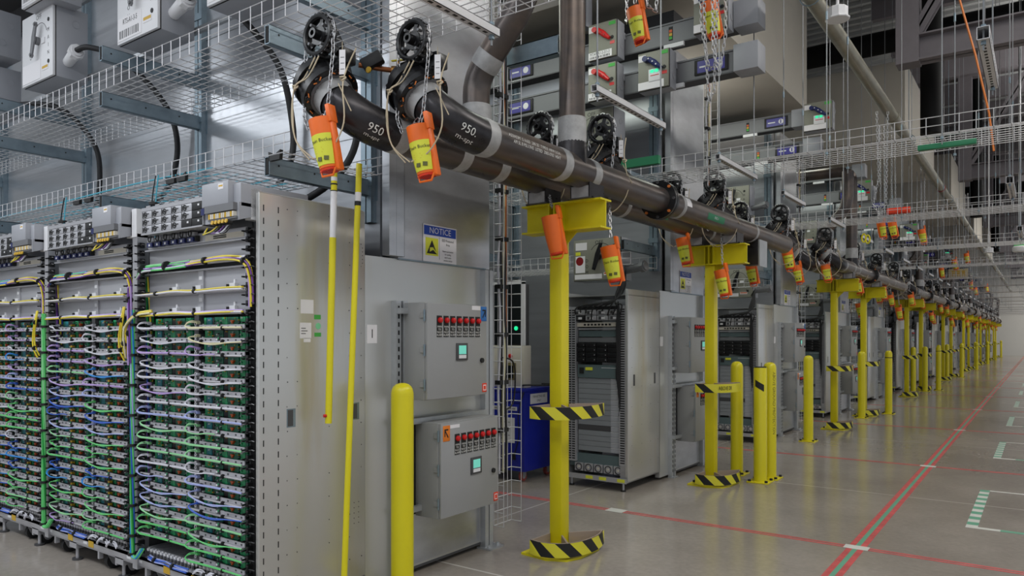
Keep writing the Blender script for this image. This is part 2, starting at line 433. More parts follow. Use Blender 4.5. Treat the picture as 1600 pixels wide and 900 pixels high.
# control cabinets on the row ends
def control_cabinet(upper):
    t = thing('control_cabinet', 'x', 'cabinet', (0,0,0), PI/2, 'grey control cabinets on the row ends')
    W, H, D = .59, .594, .19
    b = MB(); b.bbox(0,0,0,W,D,H,cab,.004); b.box(-.0,D-.002,.01,-.02,D+.02,H-.01,rub) ; b.build('enclosure', t)
    b = MB(); b.bbox(.004,-.022,.004,W-.004,0,H-.004,cab,.004)
    b.build('door', t)
    for zz in (.06,.27,.48):
        b = MB(); b.cyl((-.006,-.006,zz),(-.006,-.006,zz+.07),.006,galvb,n=8); b.box(-.008,-.004,zz+.02,.006,.03,zz+.05,cab); b.build('hinge', t)
    for i in range(7):
        x = .155+.063*i-(0 if not upper else .045)
        b = MB(); b.box(x-.022,-.0265,.385,x+.022,-.022,.515,ink)
        for r, s in ((0,'MAIN'),(1,'TO'),(2,'FAULT'),(3,'ALARM')): b.text(s,.017,(x,-.0268,.447-.017*r),(1,0,0),(0,0,1),chal)
        o = b.build('indicator_plate', t)
        b = MB(); b.lathe([(.017,0),(.018,.006),(.015,.016),(.007,.021),(0.001,.022)],red,16,Matrix.Translation((x,-.0265,.487))@Matrix.Rotation(PI/2,4,'X'))
        b.build('lamp_lens', o)
    x = .345 if not upper else .325
    b = MB(); b.bbox(x-.055,-.031,.235,x+.055,-.022,.345,darkg,.003)
    b.box(x-.036,-.0325,.275,x+.036,-.031,.33,lcdg); b.box(x-.036,-.0325,.248,x+.036,-.031,.27,whi); b.build('display', t)
    b = MB(); b.cyl((W-.06,-.034,.23),(W-.06,-.02,.23),.016,rub,n=16); b.build('door_lock', t)
    b = MB()
    if upper: b.bbox(W-.068,-.0245,H-.105,W-.006,-.022,H-.01,MATS.get('arrow_blue') or mat('arrow_blue',(46,110,180),.5),.001); c = (W-.037,H-.057)
    else: b.bbox(.02,-.0245,H-.115,.085,-.022,H-.018,MATS.get('arrow_orange') or mat('arrow_orange',(220,120,30),.5),.001); c = (.052,H-.066)
    s = 1 if upper else -1
    b.add([(c[0]-s*.018,-.0255,c[1]-.024),(c[0]-s*.011,-.0255,c[1]-.029),(c[0]+s*.018,-.0255,c[1]+.016),(c[0]+s*.011,-.0255,c[1]+.021)],[(0,1,2,3),(3,2,1,0)],ink)
    b.box(c[0]-s*.016,-.0255,c[1]+.018,c[0]+s*.02,-.0246,c[1]+.027,ink); b.box(c[0]+s*.012,-.0255,c[1]-.02,c[0]+s*.02,-.0246,c[1]+.026,ink)
    b.build('arrow_sticker', t)
    b = MB()
    if upper: b.box(W-.16,-.0235,H-.035,W-.072,-.022,H-.008,pap)
    else: b.box(.088,-.0235,H-.04,.18,-.022,H-.018,pap)
    b.build('name_strip', t)
    b = MB(); b.bbox(W-.052,-.0245,.02,W-.006,-.022,.078,orgr,.001); b.box(W-.044,-.0252,.03,W-.014,-.0245,.068,pap); b.box(W-.04,-.0256,.036,W-.018,-.0252,.062,orgr); b.build('warning_sticker', t)
    return t
CU = control_cabinet(True); CL = control_cabinet(False)
for i in range(NCON):
    for src, dy, z, nm in ((CU,1.005,1.114,'upper'),(CL,1.13,.371,'lower')):
        loc = (-3.0-.022, Y0[i]+dy, z)
        lab = nm+' grey control cabinet with seven red lamps on the end of the '+ORD[i]+' rack row'
        if i == 0: src.location = loc; src['label'] = lab
        else: dup(src, loc, lab)

# notice sign and row number
def notice(i, first):
    s = MB(); y = Y0[i]; x = XE+.017
    ya, yb, za, zb = y+1.20, y+1.53, 1.985, 2.225
    s.bbox(x,ya,za,x+.003,yb,zb,pap,.0012)
    s.box(x+.003,ya+.008,zb-.068,x+.0036,yb-.008,zb-.008,dblue)
    s.text('NOTICE',.056,(x+.0042,(ya+yb)/2,zb-.038),(0,1,0),(0,0,1),pap,1.05)
    s.box(x+.003,ya+.022,za+.04,x+.0036,ya+.145,za+.155,ylab); s.box(x+.003,ya+.155,za+.02,x+.0034,ya+.157,zb-.07,ink)
    cy, cz = ya+.083, za+.052
    s.add([(x+.0042,cy-.05,cz),(x+.0042,cy+.05,cz),(x+.0042,cy,cz+.09)],[(0,1,2)],ink)
    s.add([(x+.0046,cy-.022,cz+.012),(x+.0046,cy+.02,cz+.03),(x+.0046,cy+.012,cz+.042),(x+.0046,cy-.02,cz+.04)],[(0,1,2,3)],ylab)
    s.add([(x+.0048,cy+.0,cz+.035),(x+.0048,cy+.045,cz+.002),(x+.0048,cy+.05,cz+.008),(x+.0048,cy+.006,cz+.044)],[(0,1,2,3)],ylab)
    for k, (t_, h) in enumerate((('ESD Protected',.024),('Area',.024),('Observe precautions',.016),('for handling',.016),('electrostatic',.016),('sensitive devices',.016))):
        s.text(t_,h,(x+.0042,ya+.24,zb-.092-(.026*k if k < 2 else .03+.02*k)),(0,1,0),(0,0,1),ink,.82)
    return tag(s.build('notice_sign', smooth=False), 'blue and white NOTICE sign with yellow triangle on the '+ORD[i]+' row end', 'sign', 'notice signs on the row ends')
for i in range(7): notice(i, i == 0)
b = MB(); b.bbox(XE,2.29+.735,1.46,XE+.003,2.29+.815,1.57,pap,.0008); b.text('1',.075,(XE+.0036,2.29+.775,1.515),(0,1,0),(0,0,1),ink)
tag(b.build('row_number_label', smooth=False), 'white label reading 1 on the sheet wall beside the cabinets', 'label')
for i in range(1, 7):
    b = MB(); b.bbox(XE,Y0[i]+.735,1.40,XE+.003,Y0[i]+.80,1.50,pap,.0008)
    tag(b.build('row_number_label', smooth=False), 'white number label on the end of the '+ORD[i]+' rack row', 'label', 'row number labels')

# ------------------------------------------------------------------ open server racks in the nearest row
FY = 2.29                     # front plane
RW = 1.205
def rack_xs(r): return XE-.034-RW*(r+1), XE-.034-RW*r        # left, right
WHERE = ['the end panel rack', 'the middle open rack', 'the left edge rack']
def server_rack(r):
    xl, xr = rack_xs(r)
    t = thing('server_rack', ['open server rack on casters with white patch cables beside the end panel','open server rack on casters between the two other open racks',
              'open server rack on casters at the left picture edge'][r], 'server rack', (xl, FY, 0), 0, 'open server racks')
    W = xr-xl
    for x0 in (0.0,):
        b = MB(); b.box(x0+.002,-.012,.1,x0+.056,.06,2.12,silver); b.box(x0,-.016,2.10,x0+.056,.06,2.27,whi); b.box(x0+.045,.0,.1,x0+.05,.7,2.05,darkg)
        b.build('post', t)
    b = MB(); b.box(W-.075,.02,.1,W-.07,.7,2.05,darkg); b.box(W-.07,-.01,2.10,W-.02,.05,2.26,whi); b.build('post', t)
    b = MB(); b.box(.60,.03,.14,.645,.06,1.62,darkg)
    for k in range(19): 
        z = .245+.0713*k
        b.lathe([(.013,0),(.013,.004),(.009,.004),(.009,0)],whi,10,Matrix.Translation((.615,.03,z+.045))@Matrix.Rotation(PI/2,4,'X'),cap=False)
        b.lathe([(.010,0),(.010,.004),(.006,.004),(.006,0)],whi,10,Matrix.Translation((.615,.03,z+.022))@Matrix.Rotation(PI/2,4,'X'),cap=False)
    b.build('divider_post', t)
    b = MB(); b.box(0,.0,.125,W,.012,.175,silver); b.box(0,0,.16,W,.72,.175,silver); b.box(0,.0,.12,W,.03,.127,silver)
    for x in (.33,.62): b.box(x,-.0012,.13,x+.07,0,.17,compy)
    for x in (.04,.55,W-.09): b.box(x,-.0012,.14,x+.05,0,.155,whi)
    b.build('base_rail', t)
    b = MB(); b.box(0,.69,.12,W,.71,2.2,darkg); b.build('back_plane', t)
    for x in (.16,.78,W-.2):
        b = MB(); b.cyl((x-.02,.085,.053),(x+.02,.085,.053),.053,rub,n=18); b.cyl((x-.023,.085,.053),(x+.023,.085,.053),.026,silver,n=12); b.box(x-.045,.004,.07,x-.025,.03,.126,silver)
        b.prism([(-.03,.10),(-.03,.12),(.05,.12),(.05,.10),(.02,.05),(-.01,.05)],x+.026,x+.03,silver,Matrix(((0,0,1,0),(1,0,0,.065),(0,1,0,0),(0,0,0,1))))
        b.build('caster', t)
    for x in (.40,1.02):
        b = MB(); b.cyl((x,.03,.012),(x,.03,.125),.011,silver,n=8); b.cyl((x,.03,0),(x,.03,.012),.034,darkg,n=12); b.box(x-.05,.0,.085,x+.05,.05,.125,silver); b.build('levelling_foot', t)
    # blanking plates above the servers
    for z0, z1 in ((1.635,1.735),(1.755,1.865),(1.925,2.005)):
        b = MB(); b.bbox(.12,.03,z0,W-.075,.035,z1,silver,.0015); b.box(.12,.0,z1,W-.075,.036,z1+.008,silver)
        b.cyl((.09,-.012,z0-.01),(W-.06,-.012,z0-.01),.0075,brk,n=8)
        if z0 < 1.9:
            for x in (.42,.66,.98):
                b.box(x-.02,.012,z0+.005,x+.03,.03,z0+.03,whi); b.box(x-.03,.0,z0+.004,x-.02,.03,z0+.024,ink); b.box(x+.004,.022,z0+.03,x+.018,.03,z0+.05,whi)
            b.box(.655,.02,z0+.005,.705,.03,z1,silver); b.box(.665,.018,z0+.06,.695,.02,z0+.08,whi)
        b.build('blanking_plate', t)
    b = MB(); b.cyl((.07,-.012,1.905),(W-.06,-.012,1.905),.012,brk,n=10); b.build('cable_bar', t)
    # black cable finger strips
    for x in (.076, W-.055):
        b = MB(); z = .2
        while z < 2.06:
            b.box(x-.009,-.012,z,x+.009,.02,z+.030,blk); b.box(x-.02,-.03,z+.006,x-.012,.0,z+.014,blk); b.box(x+.012,-.03,z+.006,x+.02,.0,z+.014,blk)
            b.tube([(x+.012,-.012,z+.01),(x+.05,-.016,z+.016),(x+.062,-.01,z+.012)],.0035,blk,n=5); z += .047
        b.build('cable_fingers', t)
    # fan and supply connectors at the bottom
    b = MB(); x = .1
    while x < W-.16:
        b.box(x,.03,.175,x+.03,.4,.236,silver); b.cyl((x+.015,.022,.20),(x+.015,.03,.20),.010,darkg,n=8); b.box(x+.008,.02,.216,x+.022,.03,.23,whi); x += .037
    b.build('supply_block', t)
    return t
racks = [server_rack(r) for r in range(3)]
# end panel of the row
ep = thing('rack_end_panel', 'tall grey zinc end panel of the nearest rack row with slots and painted warm reflections', 'panel', (XE, FY, 0))
b = MB()
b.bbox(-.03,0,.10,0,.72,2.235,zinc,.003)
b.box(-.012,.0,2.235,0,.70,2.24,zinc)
for y_, n_ in ((.025,30),(.115,30)):
    for k in range(n_): b.box(-.002,y_-.003,.2+.067*k,.0009,y_+.003,.232+.067*k,black_void)
b.build('panel_sheet', ep)
b = MB()
for y_ in (.17,.235,.45,.60,.69):
    for k in range(16): 
        if random.random() < .7: b.cyl((0,y_+random.uniform(-.004,.004),.22+.13*k),(.0012,y_,.22+.13*k),.0035,darkg,n=6)
for yy in (.665,.70):
    for k in range(5): b.cyl((0,yy,1.93+.022*k),(.0012,yy,1.93+.022*k),.0032,darkg,n=6); b.cyl((0,yy-.03,.42+.03*k),(.0012,yy-.03,.42+.03*k),.0032,darkg,n=6)
b.build('rivet_hole', ep)
for yy in (.195,.645):
    b = MB(); z0 = 1.02
    b.box(-.0005,yy-.028,z0,.0015,yy+.028,z0+.098,galvb); b.box(.0015,yy-.022,z0+.006,.002,yy+.012,z0+.092,darkg); b.build('grip_opening', ep)
reflection_tint = mat('tan_reflection_tint', (166,156,128), .42, .35, .06, 3)  # painted warm-reflection tint, not assigned to any part
for (y_, z0, z1, w_, m, nm) in ((.30,1.625,1.70,.085,pap,'paper_label'),(.29,1.49,1.575,.075,pap,'paper_label'),(.37,1.595,1.62,.045,grn2,'green_sticker'),(.372,1.50,1.522,.045,grn2,'green_sticker'),(.30,1.47,1.492,.045,pap,'paper_label')):
    b = MB(); b.box(0,y_-w_/2,z0,.0012,y_+w_/2,z1,m)
    if m is pap and z1 < 1.6 and z1 > 1.5:
        for k in range(3): b.box(.0012,y_-.03,1.515+.014*k,.0015,y_-.03+.03+.012*(k%2),1.519+.014*k,ink)
    b.build(nm, ep)
b = MB(); b.cyl((0,.375,1.558),(.0012,.375,1.558),.018,mint,n=16); b.build('mint_sticker', ep)

# server trays
def tray_parts(var):
    """children of one server tray: shelf, boards, bracket"""
    W = .485
    s = MB(); s.box(0,.012,0,W,.62,.003,sheet); s.cyl((-.01,.0,.0015),(W+.005,.0,.0015),.0058,brk,n=8); s.box(0,.0,-.002,W,.03,.0028,brk)
    s.box(.09,.06,.003,.22,.3,.0045,sheet); s.box(.27,.06,.003,.44,.3,.0045,sheet)
    bd = MB()
    A, B_, C_ = ((pcb,pcb2,pcb3) if var < 2 else (pcb2,pcb4,pcb))
    rnd = random.Random(var)
    bd.box(.04,.09,.020,W-.01,.6,.024,A)
    for (x0,x1,m,h) in ((.05,.075,whi,.012),(.075,.095,A,.05),(.10,.15,rnd.choice([pcb3,A,B_]),.05),(.155,.165,darkg,.05),(.17,.25,B_,.052),(.255,.30,rnd.choice([pcb,pcb4]),.05),(.305,.40,pcb2 if var < 2 else pcb4,.05),(.405,.412,A,.052),(.415,.455,A,.05),(.458,.464,A,.052),(.468,W,B_,.045)):
        bd.box(x0,.035+rnd.uniform(0,.012),.022,x1,.5,.020+h*.88,m)
    for k in range(14):
        x = rnd.uniform(.1,.46); z = rnd.uniform(.028,.056); m = rnd.choice([whi,pcb,darkg,pcb,compy,silver]); q = rnd.uniform(.003,.008)
        bd.box(x,.030,z,x+q,.040,z+rnd.uniform(.003,.01),m)
    bd.box(.345,.025,.040,.37,.04,.047,comp); bd.box(.353,.025,.030,.362,.04,.040,comp)
    if var >= 2: bd.box(.235,.02,.02,.255,.04,.042,compy)
    f = MB()
    f.box(.065,.018,.003,.232,.024,.024,brk); f.box(.265,.018,.003,W-.002,.024,.024,brk)
    f.box(.232,.012,.004,.265,.03,.030,darkg); f.cyl((.243,.010,.015),(.243,.013,.015),.007,whi,n=8); f.cyl((.257,.010,.022),(.257,.013,.022),.006,pcb,n=8)
    for x in (.12,.17,.33,.40,.45): f.box(x,.0165,.008,x+.012,.0182,.017,darkg)
    f.box(.032,.03,.006,.062,.07,.045,darkg); f.cyl((.047,.031,.03),(.047,.036,.03),.012,whi,n=10); f.cyl((.047,.030,.03),(.047,.036,.03),.006,ink,n=8)
    return s, bd, f
protos = []
for var in range(4):
    s, bd, f = tray_parts(var)
    protos.append((s, bd, f))
def mesh_of(mb, name):
    o = mb.build(name); me = o.data; bpy.data.objects.remove(o); return me
PM = [tuple(mesh_of(m, n) for m, n in zip(p, ('shelf','circuit_board','front_bracket'))) for p in protos]
CM = {}
def cable_mesh(col, style):
    if (col, style) in CM: return CM[(col, style)]
    b = MB(); rr = .0034; m = CAB[col]; rnd = random.Random(style*7+len(col))
    for j in range(2):
        dx = .006*j; q = rnd.uniform(-.006,.006)
        if style == 0:      # loop that leaves the connector and lies along the rail
            P = spline([(.05,.03,.036+.008*j),(.02,-.012,.038+.006*j),(.0+q,-.028,.020),(.035,-.03,.006+.006*j),(.11,-.022,.005+.005*j),(.24,-.016,.006+.005*j),(.40,-.012,.006+.004*j),(.5,-.012,.005+.004*j)],5)
        elif style == 1:    # short slack loop
            P = spline([(.05,.03,.036),(.03,-.02,.045+.006*j),(.012+q,-.035,.024),(.045,-.036,.004),(.12+dx,-.028,.0),(.2,-.018,.008),(.26,-.012,.007)],5)
        elif style == 2:    # long droop to the right
            P = spline([(.05,.03,.03+.008*j),(.03,-.02,.028),(.06,-.035,.012+.005*j),(.16,-.04,-.004+q*.6),(.28,-.04,-.012+.007*j),(.38,-.02,-.002),(.5,-.012,.004)],5)
        else:               # S bend
            P = spline([(.05,.03,.034),(.06+dx,-.03,.034),(.10,-.05,.026),(.14,-.05,.022+q),(.155+dx,-.04,.004),(.2,-.02,.003),(.35,-.012,.006)],5)
        b.tube(P, rr, m, n=6)
    b.cyl((.05,.034,.036),(.045,.012,.037),.008,m,n=8)
    for x in (.13,.33): b.cyl((x-.004,-.010,.004),(x+.004,-.010,.004),.0125,ink,n=8)
    o = b.build('patch_cable'); me = o.data; bpy.data.objects.remove(o); CM[(col,style)] = me; return me
def child(name, me, parent, loc=(0,0,0)):
    o = bpy.data.objects.new(name, me); COL.objects.link(o); o.parent = parent; o.location = loc; return o
NT = 19
rowcols = [
  ['white','white','lilac','white','white','white','white','lavender','pale_green','pale_green','pale_green','white','lavender','lavender','lavender','pale_green','green','green','green'],
  ['white','white','lilac','lilac','sky_blue','lilac','lavender','green','blue','lavender','pale_green','green','green','blue','sky_blue','green','green','pale_green','green'],
  ['lilac','lavender','white','sky_blue','lilac','lavender','blue','pale_green','green','green','green','blue','blue','sky_blue','blue','sky_blue','green','pale_green','green']]
rnd = random.Random(3)
for r in range(3):
    xl, xr = rack_xs(r)
    for c in range(2):
        for k in range(NT):
            z = 1.60-.0713*(k+1)+.012
            if r == 0 and c == 0 and k == NT-1: continue
            x = xl+.105+.515*c
            v = (0 if r == 0 else 2)+(k+c)%2
            t = thing('server_tray', ORD[k]+' server tray from the top, '+('left','right')[c]+' column of '+WHERE[r], 'server tray', (x, FY-.01, z), 0, 'server trays in the open racks')
            child('shelf', PM[v][0], t); child('circuit_board', PM[v][1], t); child('front_bracket', PM[v][2], t)
            col = rowcols[r][k]
            if rnd.random() < .2: col = rnd.choice(['blue','green','white','lilac','pale_green'])
            if c == 1 and k < 2 and r == 0: col = 'cream'
            st = rnd.choice([0,0,1,2]) if r == 0 else rnd.choice([0,1,2,2,3])
            child('patch_cable', cable_mesh(col, st), t)

# power shelves, ballast boxes and switches on the rack heads
def power_shelf(r):
    xl, xr = rack_xs(r)
    t = thing('power_shelf', 'silver power shelf of small round-fan modules on '+WHERE[r], 'power shelf', (xl+.26, FY-.09, 2.085), 0, 'power shelves on the rack heads')
    W = .62
    b = MB(); b.box(0,.004,0,W,.5,.005,silver); b.box(0,.004,.14,W,.5,.15,silver); b.box(W-.004,0,0,W,.5,.15,silver); b.box(0,0,0,.004,.5,.15,silver); b.box(0,.3,0,W,.31,.15,silver)
    b.box(0,-.002,.132,W,.004,.152,silver); b.box(0,-.006,-.004,W,.004,.004,silver)
    for k in range(6): b.box(.05+.1*k,-.003,.152,.09+.1*k,.002,.160,silver)
    b.build('housing', t)
    for row in range(3):
        for k in range(6):
            black = k == 5 or (row == 0 and k == 4)
            x = .006+.102*k; z = .006+.0425*row; m = rub if black else silver
            b = MB(); b.bbox(x,.0,z,x+.098,.29,z+.040,m,.0015)
            if black: b.box(x+.055,-.0015,z+.02,x+.07,0,z+.03,whi)
            else:
                b.lathe([(.016,0),(.017,.003),(.012,.003),(.012,0)],ink,14,Matrix.Translation((x+.034,.0,z+.02))@Matrix.Rotation(PI/2,4,'X'),cap=False)
                b.lathe([(.006,0),(.006,.003)],ink,8,Matrix.Translation((x+.034,.0,z+.02))@Matrix.Rotation(PI/2,4,'X'))
                b.box(x+.006,-.003,z+.004,x+.010,0,z+.034,ink); b.box(x+.05,-.003,z+.022,x+.07,0,z+.027,darkg)
            b.build('power_module', t)
    return t
def head_box(r):
    xl, xr = rack_xs(r)
    t = thing('distribution_unit', 'grey distribution box with terminal strip atop '+WHERE[r], 'distribution unit', (xl+.885, FY-.1, 2.09), 0, 'distribution boxes on the rack heads')
    b = MB(); b.bbox(0,.0,.085,.235,.45,.205,boxg,.003); b.bbox(.235,.03,.07,.30,.45,.19,boxg,.003); b.prism([(0,0),(0,.09),(.10,.09),(.10,.03)],0,.3,boxg,Matrix(((0,0,1,0),(1,0,0,.02),(0,1,0,0),(0,0,0,1))))
    b.build('casing', t)
    b = MB(); b.box(.03,-.004,.05,.285,.02,.088,midg); b.box(.0,-.005,.045,.03,0,.08,navy); b.build('bracket', t)
    b = MB()
    for k in range(14): b.box(.06+.016*k,.0,.018,.072+.016*k,.03,.044,compy if k%3 == 0 else cream)
    b.box(.05,.005,.008,.29,.03,.02,midg); b.build('terminal_strip', t)
    b = MB(); b.box(.15,-.0012,.165,.195,0,.195,pap); b.box(.155,-.0016,.178,.19,-.001,.186,compy); b.build('rating_label', t)
    b = MB()
    for k in range(5):
        x = .15+.03*k; b.cyl((x,.0,-.015),(x,-.03,-.01),.010,ink,n=8); b.cyl((x,-.03,-.01),(x,-.036,-.009),.011,compy,n=8)
        b.tube(spline([(x,.0,-.02),(x-.03,-.02,-.05-.004*k),(x-.1,-.02,-.06),(.04,-.01,-.055),(.02,.02,-.02)],4),.004,CAB[['yellow','black','purple','white','black'][k]],n=6)
    b.build('lead', t)
    return t
def switch_unit(r):
    xl, xr = rack_xs(r)
    t = thing('network_switch', 'slim network switch with blue plugs near the top of '+WHERE[r], 'switch', (xl+.16, FY-.02, 2.015), 0, 'switches under the power shelves')
    b = MB(); b.bbox(0,.02,0,.97,.5,.055,silver,.002); b.box(.6,.017,.006,.95,.02,.035,cream)
    for k in range(10): b.box(.68+.012*k,.015,.012,.688+.012*k,.018,.018,ink); b.box(.68+.012*k,.015,.022,.688+.012*k,.018,.028,ink)
    b.build('casing', t)
    for k in range(6):
        x = .05+.085*k
        b = MB(); b.box(x,-.014,.008,x+.055,.02,.032,navy); b.box(x+.02,-.016,.012,x+.035,-.014,.024,whi); b.box(x+.055,-.004,.01,x+.07,.02,.04,ink); b.build('plug', t)
        b = MB(); P = [(x+.02+.014*math.cos(a),-.01,.055+.018*math.sin(a)) for a in [i*PI/5 for i in range(11)]]; b.tube(P,.004,ink,n=5); b.box(x-.02,-.002,.04,x+.05,.018,.062,silver); b.build('cable_ring', t)
    return t
for r in range(3): power_shelf(r); head_box(r); switch_unit(r)

# cable bundles: loose things that run down the rack posts and along the cable bars
def bundle(name, label, cols, path, spread, seed, rad=.0055, group=None):
    rn = random.Random(seed); t = thing(name, label, 'cables', path[0], 0, group); n = len(cols)
    for i, c in enumerate(cols):
        a = 2*PI*i/n; ph = rn.uniform(0,6)
        pts = []; w0 = rn.uniform(.75,1.1)
        for k, p in enumerate(path):
            q = a+k*.35
            pts.append((p[0]+math.cos(q)*spread*w0*rn.uniform(.96,1.04), p[1]+math.sin(q)*spread*.7, p[2]+math.sin(q)*spread*(.9 if abs(path[-1][2]-path[0][2]) < .5 else 0)))
        b = MB(); b.tube(spline(pts,4), rad, CAB[c], n=6); b.build('cable', t, world=True)
    for p in (path[1:-1:2] if len(path) < 15 or abs(path[-1][2]-path[0][2]) > .5 else path[3:-1:5]):
        b = MB(); vert = abs(path[-1][2]-path[0][2]) > .5
        d = V((0,0,.008)) if vert else V((.008,0,0))
        b.cyl(V(p)-d, V(p)+d, spread*1.25+rad, ink, n=12); b.build('cable_tie', t, world=True)
    return t
for r in range(3):
    xl, xr = rack_xs(r); w_ = WHERE[r]
    zs = [1.66-.09*i for i in range(17)]
    sets = [(['green','deep_green','blue','green','lavender','green','sky_blue'], 'green and blue cables'), (['green','green','deep_green','green','pale_green','green','green'], 'bright green cables'), (['blue','sky_blue','green','blue','deep_green','sky_blue'],'blue cables')][r]
    bundle('cable_bundle', 'bundle of '+sets[1]+' on the left post of '+w_, sets[0], [(xl+.044,FY-.034,z) for z in zs]+[(xl+.05,FY-.04,.20),(xl+.10,FY-.04,.185),(xl+.13,FY-.02,.24)], .014, 20+r)
    bundle('cable_bundle', 'dark inner cable bundle behind the left fingers of '+w_, [['deep_green','purple','blue','deep_green','yellow'],['blue','deep_green','blue','purple','yellow'],['blue','blue','deep_green','purple']][r],
           [(xl+.085,FY+.05,z) for z in [1.86-.1*i for i in range(16)]], .022, 40+r)
    c1 = [['green','pale_green','green','lilac','green','white','purple'],['sky_blue','green','yellow','purple','white','purple'],['sky_blue','green','sky_blue','yellow','blue','lilac']][r]
    bundle('cable_bundle', 'thick '+['green and lilac','blue and purple','sky blue'][r]+' cable bundle along the cable bar of '+w_, c1, [(xl+.08,FY-.015,1.86),(xl+.16,FY-.03,1.895),(xl+.28,FY-.03,1.90),(xl+.42,FY-.03,1.90),(xl+.62,FY-.025,1.905)], .020, 60+r)
    bundle('cable_bundle', 'yellow and violet cables bending down the right side of '+w_, ['yellow','yellow','lilac','yellow','purple'], [(xl+.6,FY-.025,1.90),(xl+.8,FY-.03,1.91),(xl+1.0,FY-.03,1.915),(xl+1.14,FY-.02,1.89),(xl+1.18,FY-.01,1.80),(xl+1.185,FY-.01,1.66)], .012, 80+r)
    for q, z in enumerate((1.745, 1.625)):
        bundle('cable_bundle', ('upper','lower')[q]+' thin yellow cables along the blanking plates of '+w_, [['yellow','white'],['lilac','white','yellow']][q], [(xl+.07,FY-.03,z),(xl+.3,FY-.03,z+.004),(xl+.5,FY-.035,z+.01),(xl+.7,FY-.03,z+.004),(xl+.95,FY-.03,z+.008),(xl+1.14,FY-.03,z+.006)], .006, 100+2*r+q)
    if r > 0:
        bundle('cable_loop', 'loop of yellow cable hanging off the right post of '+w_, ['yellow','yellow'], [(xl+1.16,FY-.04,1.68),(xl+1.175,FY-.06,1.6),(xl+1.15,FY-.06,1.5),(xl+1.165,FY-.06,1.42),(xl+1.18,FY-.04,1.36)], .008, 130+r)
    bundle('cable_bundle', 'short white cables looped on the base rail of '+w_, ['white','white','white'], [(xl+.70+.021*i,FY-.022-.012*math.cos(i*1.1),.205+.020*math.sin(i*1.1)) for i in range(16)], .006, 150+r, .0042)
    bundle('cable_bundle', 'blue cable tails lying on the base rail of '+w_, ['blue','lavender','blue','lavender'], [(xl+.16,FY+.005,.19),(xl+.25,FY-.01,.19),(xl+.34,FY+.005,.185),(xl+.45,FY-.012,.19),(xl+.58,FY+.0,.185)], .01, 170+r, .004)
for q, (x0, x1) in enumerate(((0,0),)):
    pass
# yellow and lilac cables on the post between the first two racks
xl = rack_xs(0)[0]
bundle('cable_bundle', 'lilac and purple cables down the post between the two nearest racks', ['lilac','purple','lilac','purple'], [(xl+.04,FY-.05,z) for z in (1.80,1.72,1.62,1.52,1.42,1.34)], .012, 190)
bundle('cable_bundle', 'yellow cables sweeping over the post between the two nearest racks', ['yellow','yellow','cream'], [(xl+.25,FY-.03,1.645),(xl+.12,FY-.05,1.63),(xl+.03,FY-.07,1.56),(xl+.02,FY-.07,1.46),(xl+.0,FY-.05,1.38)], .01, 191)
# teal drops from the basket into the racks
for r in range(3):
    xl, xr = rack_xs(r)
    bundle('cable_drop', 'teal cable drop from the wire basket down into '+WHERE[r], ['teal','black'], [(xl+.15,FY+.06,2.47),(xl+.13,FY+.05,2.3),(xl+.12,FY+.05,2.0),(xl+.12,FY+.05,1.9)], .018, 200+r, .0042)

# ------------------------------------------------------------------ wire baskets
def basket_mesh(x0, x1, wd, ht, m=wire, dx=.1, dy=.05, r=.0027, zw=(0,.5,1)):
    """wire basket along x, local y 0..wd, z 0..ht; open ends"""
    b = MB()
    n = max(1, round(wd/dy))
    for i in range(n+1): b.wire((x0,wd*i/n,0),(x1,wd*i/n,0),r,m)
    for q in zw[1:]:
        b.wire((x0,0,ht*q),(x1,0,ht*q),r,m); b.wire((x0,wd,ht*q),(x1,wd,ht*q),r,m)
    k = int((x1-x0)/dx)
    for i in range(k+1):
        x = x0+dx*i
        b.wire((x,0,-.004),(x,wd,-.004),r,m); b.wire((x,-.004,0),(x,-.004,ht),r,m); b.wire((x,wd+.004,0),(x,wd+.004,ht),r,m)
    return b
GB = 'wire cable baskets'
t = thing('cable_basket', 'upper wire mesh cable basket in front of the sheet wall over the racks', 'cable basket', (0,2.43,3.17))
basket_mesh(-9.6,-1.6,.66,.13,dx=.1,dy=.055,r=.0029).build('wire_mesh', t, smooth=False)
t = thing('cable_basket', 'lower wire mesh cable basket with teal cables directly over the open racks', 'cable basket', (0,2.43,2.465))
basket_mesh(-9.6,-3.17,.66,.10,dx=.09,dy=.06,r=.0029).build('wire_mesh', t, smooth=False)
for k in range(7):
    b = MB(); rn = random.Random(300+k); yy = .02+.1*k
    b.tube(spline([(-9.5+.8*i, yy+rn.uniform(-.03,.03), .008+rn.uniform(0,.008)) for i in range(8 if k else 8)],4), .005, tealc, n=5); b.build('teal_cable', t, label='teal cable')
for x in (-5.55,-5.38,-4.32,-4.2,-3.3):
    b = MB(); b.prism([(-.045,0),(.045,0),(.05,.05),(.0,.028),(-.05,.05)],-.02,.0,ink,Matrix.Translation((x,.0,-.03))@Matrix.Rotation(PI/2,4,'X')); b.build('drop_clip', t)
base = None
for i in range(1, NCON):
    lab = 'wire mesh cable basket crossing the aisle at the '+ORD[i]+' rack row from the camera'
    if base is None:
        base = thing('cable_basket', lab, 'cable basket', (0,Y0[i]+.12,3.06), 0, 'wire baskets crossing the aisle')
        basket_mesh(-7.0,3.6,.60,.135,dx=.11,dy=.075,r=.0034).build('wire_mesh', base, smooth=False)
    else: dup(base, (0,Y0[i]+.12,3.06), lab)
# lower baskets behind rows over racks
base = None
for i in range(1, 6):
    lab = 'low wire cable basket above the rack heads of the '+ORD[i]+' row'
    if base is None:
        base = thing('cable_basket', lab, 'cable basket', (0,Y0[i]+.2,2.22), 0, 'low wire baskets over the rows')
        basket_mesh(-7.0,-3.3,.6,.12,dy=.06,r=.003).build('wire_mesh', base, smooth=False)
    else: dup(base, (0,Y0[i]+.2,2.22), lab)

